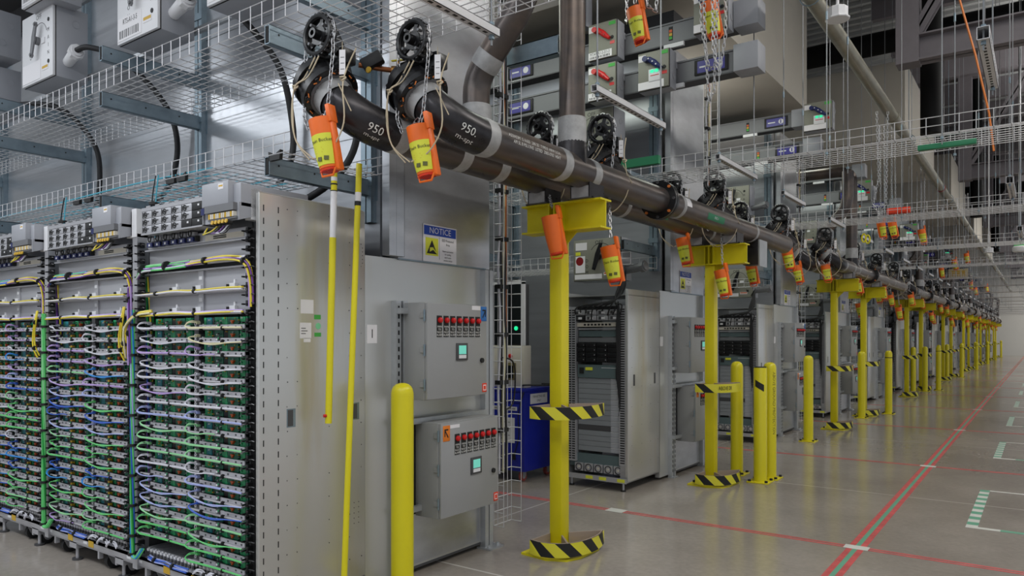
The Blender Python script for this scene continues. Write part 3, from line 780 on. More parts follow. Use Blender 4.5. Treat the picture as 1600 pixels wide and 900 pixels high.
# cantilever arms on the sheet walls
def arm_mesh():
    b = MB(); b.box(-.02,0,-.015,-.017,.76,.085,galvb); b.box(-.02,0,-.015,.02,.76,-.012,galvb); b.box(-.02,0,.082,-.005,.76,.085,galvb); b.box(.005,0,.082,.02,.76,.085,galvb); b.box(.017,0,-.015,.02,.76,.085,galvb)
    b.box(-.012,.001,-.006,.012,.002,.078,black_void)
    for y in (.06,.3,.55): b.cyl((.02,y,.045),(.0215,y,.045),.006,ink,n=8)
    b.box(-.05,.755,-.04,.05,.765,.13,galvb)
    for z in (-.02,.11): b.cyl((.03,.745,z),(.03,.755,z),.010,galvb,n=6)
    return b
AM = None; cnt = {}
for i in range(0, 7):
    for lv, z in enumerate((2.375, 3.08, 3.39)[:3 if i == 0 else 2]):
        for j in range(5 if i == 0 else 2):
            x = XE-.16-1.83*j+.03
            lab = ('lower','upper','topmost')[lv]+' strut arm on the sheet wall, '+ORD[j]+' from the aisle, '+ORD[i]+' row'
            t = thing('cantilever_arm', lab, 'bracket arm', (x, Y0[i]+.14, z), 0, 'strut arms carrying the wire baskets')
            if AM is None: AM = mesh_of(arm_mesh(), 'channel')
            child('channel', AM, t)

# ------------------------------------------------------------------ disconnect boxes and busways
def handle_geo(b, cx, cz, y, m, L=.14):
    b.cyl((cx,y-.03,cz),(cx,y,cz),.032,m,n=14)
    T_ = Matrix.Translation((cx,y-.04,cz))@Matrix.Rotation(math.radians(18),4,'Y')
    b.prism([(-.018,-L),(.018,-L),(.024,-.02),(.03,0),(.02,.03),(.016,L),(-.016,L),(-.03,.02),(-.026,-.02)],-.006,.006,m,T_@Matrix.Rotation(PI/2,4,'X'))
    for z in (-L+.02, L-.02): b.cyl(T_@V((0,-.014,z)),T_@V((0,.012,z)),.012,m,n=10)
def switch_box(label, loc, W, H, D, face, style, text_, group='disconnect boxes on the busways'):
    """wall box facing -y. local origin at front lower left corner"""
    t = thing('disconnect_box', label, 'electrical box', loc, 0, group)
    b = MB(); b.bbox(0,.012,0,W,D,H,boxg,.004)
    for (yy,zz) in ((.1,.12),(.16,H-.12)):
        if D > .15: b.lathe([(.03,0),(.032,.003),(.027,.003),(.027,.001),(.001,.001)],boxg,14,Matrix.Translation((W,yy,zz))@Matrix.Rotation(PI/2,4,'Y'),cap=False)
    b.build('enclosure', t)
    b = MB(); b.bbox(.004,-.012,.004,W-.004,.010,H-.004,face,.004); b.box(.0,.008,.0,W,.013,H,ink)
    if style == 'main':
        for k, (c, dz) in enumerate((('M',0),('A',-.06),('I',-.12),('N',-.18))): b.text(c,.045,(W*.86,-.0126,H*.66+dz),(1,0,0),(0,0,1),ink)
        for k, (c, dz) in enumerate((('D',0),('O',-.06),('M',-.12))): b.text(c,.045,(W*.30,-.0126,H*.48+dz),(1,0,0),(0,0,1),ink)
        b.text('OFF',.055,(W*.56,-.0126,H*.9),(1,0,0),(0,0,1),ink)
        b.tube([(W*.6+.13*math.cos(a),-.0125,H*.58+.13*math.sin(a)) for a in [math.radians(20+10*i) for i in range(14)]],.0022,ink,n=4)
        for z in (H*.8,H*.22): b.cyl((W*.87,-.016,z),(W*.87,-.012,z),.016,ink,n=12)
        b.box(W*.66,-.02,H*.5,W*.76,-.012,H*.58,whi)
    else:
        b.text('OFF',.036,(W*.86,-.0128,H*.9),(1,0,0),(0,0,1),whi)
    b.build('cover', t)
    b = MB()
    if style == 'main': handle_geo(b, W*.56, H*.56, -.012, blk if face is boxo else midg)
    else:
        m = red if style == 'red' else navy
        P = [(W*.30,H*.78),(W*.42,H*.76),(W*.55,H*.67),(W*.66,H*.58),(W*.80,H*.48)]
        b.tube([(x,-.04,z) for x,z in P],[.022,.026,.028,.026,.016],m,n=10)
        for x, z in P[1:4]: b.cyl((x,-.07,z),(x,-.06,z),.007,whi if style != 'red' else redd,n=8)
        b.cyl((W*.55,-.04,H*.67),(W*.55,-.01,H*.67),.03,m,n=12); b.cyl((P[0][0],-.066,P[0][1]),(P[0][0],-.02,P[0][1]),.027,m,n=12)
        b.cyl((W*.86,-.02,H*.52),(W*.86,-.01,H*.52),.016,ink,n=10)
    b.build('switch_handle', t)
    if style == 'main':
        b = MB(); b.box(.02,-.0145,.02,W*.62,-.012,H*.30 if face is whi else H*.16,pap)
        if text_:
            b.text(text_,.052,(W*.34,-.0152,H*.24 if face is whi else H*.12),(1,0,0),(0,0,1),ink,.78)
            rn = random.Random(len(text_)); x = .04
            while x < W*.56: q = rn.choice([.004,.008,.012]); b.box(x,-.0152,.035,x+q,-.0145,H*.15 if face is whi else H*.085,darkg); x += q+rn.choice([.006,.01])
        b.build('name_label', t)
        b = MB(); b.box(W*.66,-.0145,H*.12,W*.86,-.012,H*.19,pap); b.box(W*.67,-.0152,H*.145,W*.85,-.0145,H*.18,compy if face is whi else comp); b.build('caution_label', t)
        if face is boxo:
            b = MB(); b.box(.03,-.0145,H*.74,W*.30,-.012,H*.92,pap); b.box(.03,-.0145,H*.62,W*.16,-.012,H*.7,ylab)
            b.box(.03,-.0145,H*.2,W*.26,-.012,H*.6,pap); b.lathe([(.045,0),(.001,.001)],redd,14,Matrix.Translation((W*.145,-.0147,H*.48))@Matrix.Rotation(PI/2,4,'X')); b.build('instruction_label', t)
    else:
        b = MB(); b.box(.005,-.0145,H*.02,W*.84,-.012,H*.22,pap)
        if text_:
            b.text(text_,.042,(W*.42,-.0152,H*.16),(1,0,0),(0,0,1),ink,.72); x = .02; rn = random.Random(len(text_))
            while x < W*.76: q = rn.choice([.004,.008]); b.box(x,-.0152,H*.04,x+q,-.0145,H*.10,ink); x += q+rn.choice([.005,.009])
        b.build('name_label', t); b = MB(); b.box(.008,-.0145,H*.76,W*.26,-.012,H*.93,pap); b.build('type_label', t)
        b = MB(); b.box(W*.78,-.0145,H*.34,W*.94,-.012,H*.42,red); b.box(W*.74,-.0145,H*.86,W*.97,-.012,H*.95,grn2); b.build('on_off_label', t)
        if style == 'green':
            b = MB(); b.bbox(W*.36,-.02,H*.2,W*.74,-.012,H*.52,whi,.002); b.box(W*.4,-.0215,H*.42,W*.7,-.02,H*.5,lcdg); b.cyl((W*.48,-.0225,H*.46),(W*.48,-.02,H*.46),.016,grn,n=10); b.cyl((W*.62,-.0225,H*.46),(W*.62,-.02,H*.46),.016,grn,n=10); b.box(W*.42,-.0215,H*.34,W*.7,-.02,H*.36,red); b.build('meter', t)
    return t
def gland(t, W, y, z, m=whi):
    b = MB(); p = V((W,y,z)); d = V((1,-.15,.12)).normalized()
    b.cyl(p, p+d*.03, .040, m, n=14); b.cyl(p+d*.03, p+d*.19, .040, m, r1=.046, n=14); b.cyl(p+d*.19,p+d*.235,.058,m,n=8); b.cyl(p+d*.235,p+d*.25,.042,m,n=12)
    b.build('cable_gland', t)
def feeder(label, pts, r=.021):
    b = MB(); b.tube(spline(pts,7), r, rub, n=12); return tag(b.build('feeder_cable'), label, 'cable', 'black feeder cables by the sheet wall')
# left boxes in front of the wall of the nearest row
LB = [(-6.87,3.555,.57,.57,'second white-faced disconnect box from the left, lever handle, over the upper basket',None),
      (-5.29,3.545,.54,.60,'large white-faced disconnect box labelled RTS at the top edge, left of centre','RTS-A1-3-5'),
      (-4.185,3.53,.56,.6,'white-faced disconnect box cut off by the top edge, nearest the end of the wall',None)]
for x, z, W, H, lab, tx in LB:
    t = switch_box(lab, (x,2.6,z), W, H, .25, whi, 'main', tx); gland(t, W, .10, .13)
t = switch_box('grey disconnect box at the left picture edge below the blue strip', (-8.15,2.6,3.50), .57, .42, .25, boxg, 'main', None)
t = switch_box('small white-faced disconnect box labelled BTS at the top left corner', (-6.62,2.5,4.11), .44, .5, .25, whi, 'main', 'BTS-A1-2')
t = switch_box('plain grey disconnect box at the far top left corner', (-7.95,2.55,3.98), .5, .4, .25, boxg, 'main', None)
for z in (3.60,4.25):
    b = MB(); b.box(-9.5,2.86,z,-3.4,2.885,z+.04,galvz)
    tag(b.build('mounting_rail', smooth=False), ('lower','upper')[z > 4]+' strut rail behind the white-faced disconnect boxes', 'rail', 'rails behind the disconnect boxes')
feeder('black feeder cable arching from the box at the left edge down the sheet wall', [(-7.55,2.72,3.52),(-7.3,2.78,3.56),(-7.0,2.95,3.5),(-6.75,3.1,3.2),(-6.72,3.14,2.9),(-6.78,3.12,2.6),(-6.85,3.0,2.45)])
feeder('black feeder cable arching from the second disconnect box down the sheet wall', [(-6.06,2.66,3.715),(-5.93,2.70,3.72),(-5.72,2.85,3.62),(-5.5,3.05,3.3),(-5.44,3.12,3.0),(-5.5,3.1,2.7),(-5.6,3.0,2.5)])
feeder('black feeder cable arching from the large RTS disconnect box down the sheet wall', [(-4.51,2.66,3.705),(-4.38,2.70,3.71),(-4.25,2.85,3.60),(-4.1,3.05,3.3),(-4.06,3.13,2.95),(-4.06,3.13,2.7),(-4.1,3.05,2.5)])
feeder('black feeder cable dropping through the upper basket behind the first valve wheel', [(-3.95,2.7,4.2),(-3.7,2.75,3.9),(-3.5,2.85,3.55),(-3.36,2.95,3.2),(-3.32,3.0,2.9)])
feeder('black feeder cable slanting behind the yellow sticks to the rack head', [(-3.3,3.05,2.9),(-3.32,3.0,2.6),(-3.42,2.9,2.4),(-3.6,2.75,2.25)])

# busways and tap boxes on the further rows
def busway(label, loc, L, group):
    t = thing('busway', label, 'busway', loc, 0, group)
    b = MB(); b.box(-L,0,0,-.16,.13,.20,midg); b.box(-L,-.01,.185,-.16,.14,.20,midg); b.box(-L,-.012,-.012,-.16,.142,.0,darkg); b.build('bar', t, smooth=False)
    b = MB(); b.bbox(-.22,-.05,-.02,.0,.17,.22,boxg,.004)
    b.box(-.225,-.03,.0,-.22,.15,.2,ink); b.build('end_box', t)
    b = MB(); b.bbox(-.60,-.014,.03,-.28,0,.17,ink,.003); b.box(-.57,-.0155,.045,-.31,-.014,.155,disp); b.lathe([(.035,0),(.001,.002)],whi,14,Matrix.Translation((-.37,-.0155,.1))@Matrix.Rotation(PI/2,4,'X')); b.box(-.38,-.019,.075,-.365,-.0165,.125,disp); b.box(-.55,-.017,.09,-.45,-.0155,.105,lcdg if False else whi); b.build('display', t)
    b = MB(); b.bbox(-2.75,-.014,.03,-2.42,0,.17,ink,.003); b.box(-2.72,-.0155,.045,-2.45,-.014,.155,disp); b.lathe([(.035,0),(.001,.002)],whi,14,Matrix.Translation((-2.51,-.0155,.1))@Matrix.Rotation(PI/2,4,'X')); b.box(-2.69,-.017,.09,-2.6,-.0155,.105,whi); b.build('display', t)
    b = MB(); b.box(-.86,-.004,.03,-.82,0,.16,ink)
    for k, m in enumerate((grn2,compy,comp)): b.box(-.855,-.006,.04+.033*k,-.825,-.004,.066+.033*k,m)
    b.build('phase_marker', t)
    b = MB(); b.box(-.9,-.03,-.05,-.7,.0,-.012,whi); b.build('clamp', t)
    return t
BW = {}
for i in range(1, 12):
    y = Y0[i]+.18
    for j, (z, xe) in enumerate(((3.90,-2.03),(4.29,-2.03)) if i == 1 else ((4.0,-2.45),(4.42,-2.6))):
        lab = ('lower','upper')[j]+' grey busway with end box and indigo display over the '+ORD[i]+' rack row'
        if 'b' not in BW: BW['b'] = busway(lab, (xe,y,z), 6, 'busways over the rows')
        else: dup(BW['b'], (xe,y,z), lab)
# second row boxes, individually placed
S = switch_box
t = S('olive disconnect box with black lever below the first T-beam, above the second rack', (-3.955,6.6,2.07), .545,.43,.24, boxo,'main',None); OB = t
gland(t,.545,.1,.1,midg)
t = S('olive disconnect box with OFF dial half hidden by the thick vertical pipe', (-4.05,6.6,3.33), .555,.49,.26, boxo,'main','MTS-A5-2')
t = S('upper tap box with red handle labelled MTAP right of the vertical pipe', (-3.662,6.4,4.23), .313,.36,.16, boxo,'red','MTAP-A1-2-3/1-3')
t = S('lower tap box with red handle labelled BTAP right of the vertical pipe', (-3.665,6.4,3.83), .31,.35,.16, boxo,'red','BTAP-A1-2-3')
t = S('tap box with blue handle and lit green meter above the hanging bar', (-3.121,6.4,3.825), .316,.36,.16, boxo,'green',None)
t = S('tap box with blue handle half hidden behind the orange bucket at the top edge', (-2.57,6.4,4.24), .315,.36,.16, boxo,'green',None)
t = S('grey junction box high behind the top of the thick vertical pipe', (-4.02,6.5,4.66), .26,.5,.14, boxg,'main',None)
# further rows: copies
for i in range(2, 9):
    lab = 'olive disconnect box with OFF dial and black lever above the '+ORD[i]+' rack row'
    dup(OB, (-3.95,Y0[i]+.3,2.07), lab)
    dup(OB, (-4.0,Y0[i]+.3,3.28), 'higher olive disconnect box with OFF dial over the '+ORD[i]+' rack row')
t = S('tap box with blue handle and glowing green meter over the third rack row', (-2.62,10.42,4.27), .36,.38,.16, boxo,'green',None); GBX = t
for i in range(3, 10):
    dup(GBX, (-2.6-.25*(i%2),Y0[i]+.1,3.75-.3*(i%3)+.2), 'tap box with blue handle and glowing green meter over the '+ORD[i]+' rack row')

# ------------------------------------------------------------------ rack row ends (closed racks seen from the aisle)
def network_rack():
    t = thing('network_rack', 'x', 'server rack', (0,0,0), 0, 'closed network racks at the row ends')
    W = .70; H = 1.96
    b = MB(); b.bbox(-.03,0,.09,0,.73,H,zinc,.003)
    for yy in (.13,.60): b.box(0,yy-.018,1.02,.0015,yy+.018,1.13,darkg)
    for yy in (.08,.3,.5,.68):
        for k in range(9): b.cyl((0,yy,.25+.19*k),(.0012,yy,.25+.19*k),.0035,darkg,n=6)
    b.build('side_panel', t)
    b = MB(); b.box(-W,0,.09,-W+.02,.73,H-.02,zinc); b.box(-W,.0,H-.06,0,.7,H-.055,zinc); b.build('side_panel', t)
    for x0, x1 in ((-.095,-.032),(-W+.02,-W+.12)):
        b = MB(); b.box(x0,-.002,.25,x1,.05,1.80,silver); b.box(x0+.002,.05,.25,x1-.002,.1,1.8,silver)
        z = .27
        while z < 1.78:
            b.box(x0+.012,-.0035,z,(x0+x1)/2-.004 if x1-x0 > .07 else x1-.004,-.0015,z+.012,ink)
            if x1-x0 > .07: b.box((x0+x1)/2+.006,-.0035,z,x1-.010,-.0015,z+.012,ink)
            z += .024
        b.build('slotted_post', t)
    b = MB()
    for k in range(14):
        z = .36+.052*k; b.box(-W+.13,.03,z,-.20,.07,z+.049,darkg if k in (4,) else MATS.get('blanking_grey') or mat('blanking_grey',(134,138,142),.45,.1)); b.box(-.20,.028,z,-.10,.07,z+.049,boxg); b.box(-.20,.026,z+.044,-.10,.03,z+.047,whi)
    b.build('blanking_stack', t)
    b = MB(); b.box(-W+.13,.02,1.09,-.10,.07,1.22,MATS.get('teal_grey') or mat('teal_grey',(84,100,102),.5)); b.box(-W+.15,.015,1.13,-W+.20,.02,1.19,ink); b.box(-W+.22,.015,1.165,-W+.30,.02,1.195,ylab); b.box(-.3,.018,1.19,-.11,.02,1.194,whi); b.build('panel_unit', t)
    b = MB(); b.box(-W+.13,.02,1.245,-.10,.5,1.44,blk)
    for r_ in range(4):
        for c in range(4):
            x = -W+.10+.124*c; z = 1.25+.048*r_; b.bbox(x,.008,z,x+.118,.02,z+.042,blk,.002); b.box(x+.1,.006,z+.018,x+.106,.008,z+.024,whi)
    b.build('drive_bay', t)
    b = MB(); b.box(-W+.13,.03,1.445,-.10,.07,1.49,midg); b.box(-W+.13,.04,1.5,-.10,.07,1.56,MATS['teal_grey']); b.build('panel_unit', t)
    b = MB(); b.box(-W+.13,.03,1.57,-.10,.3,1.585,silver); b.box(-W+.12,.02,1.60,-.12,.3,1.64,cream)
    for k in range(8): b.box(-W+.2+.04*k,.017,1.61,-W+.225+.04*k,.02,1.628,ink)
    b.build('switch_shelf', t)
    b = MB()
    for r_ in range(2):
        for c in range(4):
            x = -W+.10+.13*c; z = 1.66+.055*r_; b.bbox(x,.0,z,x+.12,.25,z+.05,silver if (r_+c) else blk,.002); b.box(x+.02,-.003,z+.008,x+.08,0,z+.04,darkg); b.box(x+.05,-.005,z+.012,x+.09,-.002,z+.034,whi)
    b.box(-W+.13,.03,1.66,-.1,.3,1.80,blk); b.build('power_unit', t)
    b = MB(); rn = random.Random(5)
    for k in range(9):
        x = -W+.12+.06*k; b.tube(spline([(x,-.01,1.66+rn.uniform(0,.1)),(x+.05,-.03,1.8),(-.14+.02*rn.random(),-.02,1.86),(-.08,.1,2.0+.02*k),(-.2,.3,2.1)],4),.007,rub,n=6)
    for k in range(5): b.tube(spline([(-.1,-.012,1.84),(-.115+.01*k,-.02,1.6),(-.11+.008*k,-.015,1.35),(-.12+.01*k,-.01,1.1-.05*k),(-.1,.01,1.05-.08*k)],4),.006,rub,n=6)
    b.build('black_cables', t)
    b = MB(); b.box(-W+.03,.03,.20,-.03,.07,.33,MATS['teal_grey']); b.box(-.085,0,.09,-.03,.06,.28,galv); b.build('kick_plate', t)
    for k in range(5):
        x = -W+.10+.11*k
        b = MB(); b.box(x,.012,.155,x+.095,.2,.235,silver); b.lathe([(.036,0),(.037,.004),(.03,.004),(.03,-.01),(.001,-.01)],ink,16,Matrix.Translation((x+.047,.012,.195))@Matrix.Rotation(PI/2,4,'X'),cap=False); b.lathe([(.012,0),(.012,.003)],cream,8,Matrix.Translation((x+.047,.012,.195))@Matrix.Rotation(PI/2,4,'X')); b.build('fan', t)
    b = MB(); b.box(-W,-.03,.09,0,.7,.10,galv); b.box(-W,-.032,.085,0,-.028,.135,silver)
    for x in (-.45,-.3,-.1): b.box(x,-.0335,.095,x+.08,-.0318,.125,ylab)
    b.build('base_tray', t)
    for x in (-.06,-W+.06):
        b = MB(); b.cyl((x,.02,.012),(x,.02,.085),.010,silver,n=8); b.cyl((x,.02,0),(x,.02,.014),.026,ink,n=12); b.build('levelling_foot', t)
    return t
NR = network_rack()
for i in range(1, NCON):
    lab = 'network rack with slotted white posts and fan modules at the end of the '+ORD[i]+' row'
    if i == 1: NR.location = (XE,Y0[1],0); NR['label'] = lab
    else: dup(NR, (XE,Y0[i],0), lab)

# blue tool cart with test machine in the first cold aisle
t = thing('tool_cart', 'blue metal cabinet cart on casters in the gap behind the control cabinets', 'cart', (-5.02,6.20,0))
b = MB(); b.bbox(0,0,.11,.72,.62,.93,blu,.006); b.bbox(-.01,-.012,.93,.73,.63,.965,blu,.006); b.build('body', t)
for z0, z1 in ((.14,.80),(.815,.915)):
    b = MB(); b.bbox(.03,-.008,z0,.66,.002,z1,blu,.003); b.build('door' if z0 < .5 else 'drawer', t)
b = MB(); b.box(.34,-.0105,.40,.60,-.008,.66,pap)
for k in range(6): b.box(.37,-.012,.44+.034*k,.37+.1+.07*(k%2),-.0105,.445+.034*k,darkg)
b.build('paper_sheet', t)
b = MB(); b.box(.2,-.0105,.735,.63,-.008,.775,pap)
for k in range(22): b.box(.22+.018*k,-.0115,.745,.229+.018*k,-.0105,.765,darkg)
b.build('label_strip', t)
b = MB(); b.box(.72,.10,.80,.7225,.42,.905,pap); b.text('FOR NETTING USE',.034,(.7232,.26,.872),(0,1,0),(0,0,1),ink,.8); b.text('ONLY',.034,(.7232,.26,.83),(0,1,0),(0,0,1),ink,.9); b.build('use_label', t)
b = MB(); b.tube(spline([(.7,.04,.97),(.71,-.02,.9),(.66,-.03,.7),(.67,-.03,.5),(.62,-.02,.33),(.6,-.02,.28)],5),.006,rub,n=6); b.box(.585,-.03,.23,.615,-.01,.29,rub); b.build('power_cord', t)
for x in (.08,.64):
    for y in (.08,.54):
        b = MB(); b.cyl((x-.016,y,.055),(x+.016,y,.055),.054,MATS.get('wheel_red') or mat('wheel_red',(150,70,64),.6),n=18); b.cyl((x-.018,y,.055),(x+.018,y,.055),.03,silver,n=12); b.box(x-.024,y-.03,.05,x-.019,y+.03,.11,silver); b.box(x+.019,y-.03,.05,x+.024,y+.03,.11,silver); b.build('caster', t)
t = thing('test_machine', 'cream test machine with red stop button and dark window standing on the blue cart', 'machine', (-4.95,6.26,.967))
b = MB(); b.bbox(0,0,0,.60,.13,.44,cream,.006); b.box(.02,.03,.44,.58,.12,1.08,darkg); b.build('casing', t)
b = MB(); b.box(.04,.005,.46,.56,.02,1.08,glassd); b.box(.0,.0,.44,.04,.03,1.1,whi); b.box(.56,.0,.44,.60,.03,1.1,whi); b.box(.0,.0,1.08,.6,.03,1.11,whi); b.build('window', t)
b = MB(); b.lathe([(.022,0),(.024,.012),(.016,.02),(.001,.022)],red,14,Matrix.Translation((.43,0,.33))@Matrix.Rotation(PI/2,4,'X')); b.build('stop_button', t)
b = MB(); b.bbox(.28,-.008,.08,.50,.0,.26,MATS.get('bezel_olive') or mat('bezel_olive',(120,110,70),.5),.003); b.box(.31,-.0095,.10,.47,-.008,.23,glassd); b.build('display', t)
b = MB(); b.cyl((.50,.0,.62),(.50,-.006,.62),.022,grn,n=12); b.build('green_lamp', t)
b = MB(); b.tube(spline([(.55,.1,.01),(.6,-.02,.03),(.66,.0,.035),(.75,.1,.03),(.82,.25,.03),(.76,.34,.03),(.62,.3,.03)],5),.009,rub,n=8); b.build('hose', t)
b = MB(); T_ = Matrix.Translation((.72,.22,.0))@Matrix.Rotation(math.radians(10),4,'Y'); b.cyl((0,0,.0),(0,0,.2),.009,whi,n=8,T=T_); b.lathe([(.022,.18),(.03,.22),(.034,.40),(.03,.42),(.001,.425)],whi,14,T_)
tag(b.build('inspection_lamp'), 'white handheld lamp on a thin stem standing on the blue cart', 'lamp')

# vertical wire ladders with cables at the row ends
LAD = None
for i in range(0, 7):
    lab = 'vertical wire ladder with orange conduit and cables at the rear of the '+ORD[i]+' row end'
    if LAD is None:
        t = thing('cable_ladder', lab, 'cable ladder', (XE-.02,Y0[i]+2.0,0), 0, 'vertical cable ladders at the row ends')
        b = MB()
        for yy in (0,.05,.17,.22): b.wire((0,yy,.12),(0,yy,4.6),.0034,wire)
        for yy in (0,.22): b.wire((.09,yy,.12),(.09,yy,4.6),.0034,wire)
        z = .12
        while z < 4.6:
            b.wire((0,0,z),(0,.22,z),.0034,wire); b.wire((0,0,z),(.09,0,z),.0034,wire); b.wire((0,.22,z),(.09,.22,z),.0034,wire); z += .1
        b.build('wire_frame', t, smooth=False)
        b = MB(); b.cyl((.03,.1,1.3),(.03,.1,4.6),.011,orgc,n=8); b.build('conduit', t, label='orange conduit')
        rn = random.Random(9)
        for k, c in enumerate(('white','black','cream','black')):
            b = MB(); yy = .02+.025*k; b.tube(spline([(.035+rn.uniform(-.01,.015),yy+rn.uniform(-.012,.012),.5+.3*j) for j in range(14)],3),.0085,CAB[c],n=6); b.build('cable', t)
        b = MB()
        for z in [.8+.35*k for k in range(11)]: b.box(.01,.0,z,.055,.11,z+.03,ink)
        b.tube(spline([(.03,.03,1.35),(.05,.16,1.32),(.05,.2,1.2),(.04,.18,1.0),(.03,.05,.95)],5),.006,rub,n=6); b.build('cable_tie', t)
        LAD = t
    else: dup(LAD, (XE-.02,Y0[i]+2.0,0), lab)

# ------------------------------------------------------------------ water pipes, valves, chain buckets
XA, XB, ZP, RP = -2.53, -2.88, 2.61, .104
def weldband(parent, p, d, r, wd=.045):
    d = V(d).normalized(); p = V(p); b = MB()
    b.tube([p-d*wd, p-d*wd*.4, p+d*wd*.4, p+d*wd], [r+.0008, r+.0032, r+.0032, r+.0008], weld, n=28, caps=False)
    b.build('weld_band', parent, world=True)
def start_elbow(xm, yf):
    P = [V((xm, yf+.30, ZP))]+bez((xm, yf+.28, ZP), (xm, yf+.03, ZP), (xm-.16, yf, ZP+.16), 12)
    return P+[V((xm-.21, yf-.002, ZP+.21))]
# valve centres: (y on inner pipe, y on outer pipe)
VALVES = [(2.60,2.93),(4.66,4.97),(7.06,7.32),(9.12,9.6)]+[(11.6+8.2*m+d, 11.95+8.2*m+d) for m in range(7) for d in (0,2.1,4.3,6.4)]
VALVES = [v for v in VALVES if v[1] < 66]
STARTS = [0]+[4+4*m for m in range(7)]
def pipe_run(which, m):
    xm = XA if which else XB
    si = STARTS[m]
    yf = VALVES[si][which]
    y1 = 9.15 if m == 0 else (VALVES[STARTS[m+1]][which]-1.6 if m+1 < len(STARTS) and STARTS[m+1] < len(VALVES) else 66)
    yr = (4.2, 3.62)[1-which] if m == 0 else yf+(1.1 if which else .9)
    lab = ('inner','outer')[which]+' brown steel water pipe on the yellow posts, '+ORD[m]+' length from the camera'
    t = thing('water_pipe', lab, 'pipe', (xm, yf+.3, ZP), 0, 'steel water pipes on the yellow posts')
    b = MB(); b.tube([(xm,yf+.29,ZP),(xm,y1,ZP)], RP, pipe, n=28); b.build('pipe_run', t, world=True)
    b = MB(); b.tube(start_elbow(xm, yf)[:], RP+.001, pipeb, n=28); b.build('elbow', t, world=True)
    weldband(t, (xm,yf+.30,ZP), (0,1,0), RP, .045); weldband(t, (xm-.165,yf+.002,ZP+.165), (-1,0,1), RP, .075)
    b = MB()
    for k in range(12):
        q = 2*PI*k/12
    if which:
        b.tube([(xm,yr,ZP),(xm,yr,ZP+.16),(xm,yr,ZP+.22)], [RP*.98,.096,.088], pipeb, n=24)
        if m == 0: b.tube([(xm,yr,ZP+.22),(xm,yr,7.9)], .086, pipe, n=24)
        else: b.tube([(xm,yr,ZP+.22),(xm,yr,4.0)]+bez((xm,yr,4.05),(xm,yr,4.2),(xm-.2,yr,4.22),6)+[(xm-1.2,yr,4.22)], .086, pipe, n=24)
    else:
        b.tube([(xm,yr,ZP),(xm,yr,ZP+.36)]+bez((xm,yr,ZP+.40),(xm,yr,ZP+.5),(xm+.07,yr,ZP+.58),5)+[(xm+.30,yr,ZP+.83),(xm+.36,yr,ZP+.92),(xm+.4,yr,ZP+1.1),(xm+.4,yr,7.9 if m == 0 else 4.1)], .086, pipe, n=24)
    b.build('riser', t, world=True)
    weldband(t, (xm,yr,ZP+.235), (0,0,1), .092, .10)
    if not which: weldband(t, (xm+.09,yr,ZP+.60), (1,0,1.1), .088, .05)
    for dy in (-.19,.19): weldband(t, (xm,yr+dy,ZP), (0,1,0), RP)
    for yy in (yf+2.95, yf+4.9):
        if yy < y1: weldband(t, (xm,yy,ZP), (0,1,0), RP, .03)
    # bolted flange pair
    yfl = yf+2.65 if which else yf+2.4
    if which and yfl < y1:
        b = MB(); b.cyl((xm,yfl-.035,ZP),(xm,yfl-.004,ZP),RP+.052,blk,n=28); b.cyl((xm,yfl+.004,ZP),(xm,yfl+.035,ZP),RP+.052,blk,n=28); b.cyl((xm,yfl-.004,ZP),(xm,yfl+.004,ZP),RP+.04,weld,n=28)
        for k in range(8):
            q = 2*PI*k/8; x = xm+math.cos(q)*(RP+.035); z = ZP+math.sin(q)*(RP+.035)
            b.cyl((x,yfl-.05,z),(x,yfl+.05,z),.012,orgc if k%2 else darkg,n=6)
        b.build('bolted_flange', t, world=True)
    b = MB(); b.tube([(xm,y1-.002,ZP),(xm,y1+.012,ZP)],[RP,RP*.97],weld,n=28); b.build('end_cap', t, world=True)
    return t, yf, y1
PIPES = {}
for m in range(len(STARTS)):
    if STARTS[m] >= len(VALVES): continue
    for which in (0,1): PIPES[(which,m)] = pipe_run(which, m)
def pipe_text(b, s, size, xm, y, ang, m, along=1, R=RP):
    """lettering laid on the pipe's round side, reading along +y"""
    g = text_geo(s); vs = []
    for p in g[0]:
        a = ang+(p.y*size)/R; r = R+.0016
        vs.append((xm+math.cos(a)*r, y+p.x*size, ZP+math.sin(a)*r))
    b.add(vs, g[1], m)
tA = PIPES[(1,0)][0]; tB = PIPES[(0,0)][0]
def elbow_text(b, st, size, xm, yf, q, up, m):
    """hand lettering on the elbow, facing the open aisle"""
    P = start_elbow(xm, yf); i = int(q*(len(P)-1)); c = P[i]; ax = (P[i-1]-P[i+1]).normalized()
    out = (V((0,0,1.5))-c); out = (out-ax*out.dot(ax)).normalized(); side = out.cross(ax).normalized()
    if side.z < 0: side = -side
    vs = []
    for p in text_geo(st)[0]:
        w_ = c+out*RP+ax*(p.x*size)+side*(p.y*size+up)
        k = min(range(len(P)), key=lambda j: (P[j]-w_).length_squared)
        # nearest point on the neighbouring segments
        best = None
        for a0, b0 in ((P[max(k-1,0)],P[k]),(P[k],P[min(k+1,len(P)-1)])):
            d0 = b0-a0
            if d0.length < 1e-6: continue
            f = max(0,min(1,(w_-a0).dot(d0)/d0.length_squared)); n0 = a0+d0*f
            if best is None or (w_-n0).length < (w_-best).length: best = n0
        vs.append(best+(w_-best).normalized()*(RP+.0035))
    b.add(vs, text_geo(st)[1], m)
b = MB(); elbow_text(b,'950.',.062,XA,VALVES[0][1],.42,.012,chal); elbow_text(b,'m-spt',.05,XA,VALVES[0][1],.42,-.045,chal)
pipe_text(b,'A53/A53M  S. 6.625  .280 25\'  TYPE E  HRW U.S.A.',.026,XA,3.62,math.radians(14),chal); pipe_text(b,'API 5L B PSL1/X42  LISTED  2083-0703  HEAT',.026,XA,3.64,math.radians(-2),chal)
b.build('lettering', tA, world=True, smooth=False, label='white hand lettering')
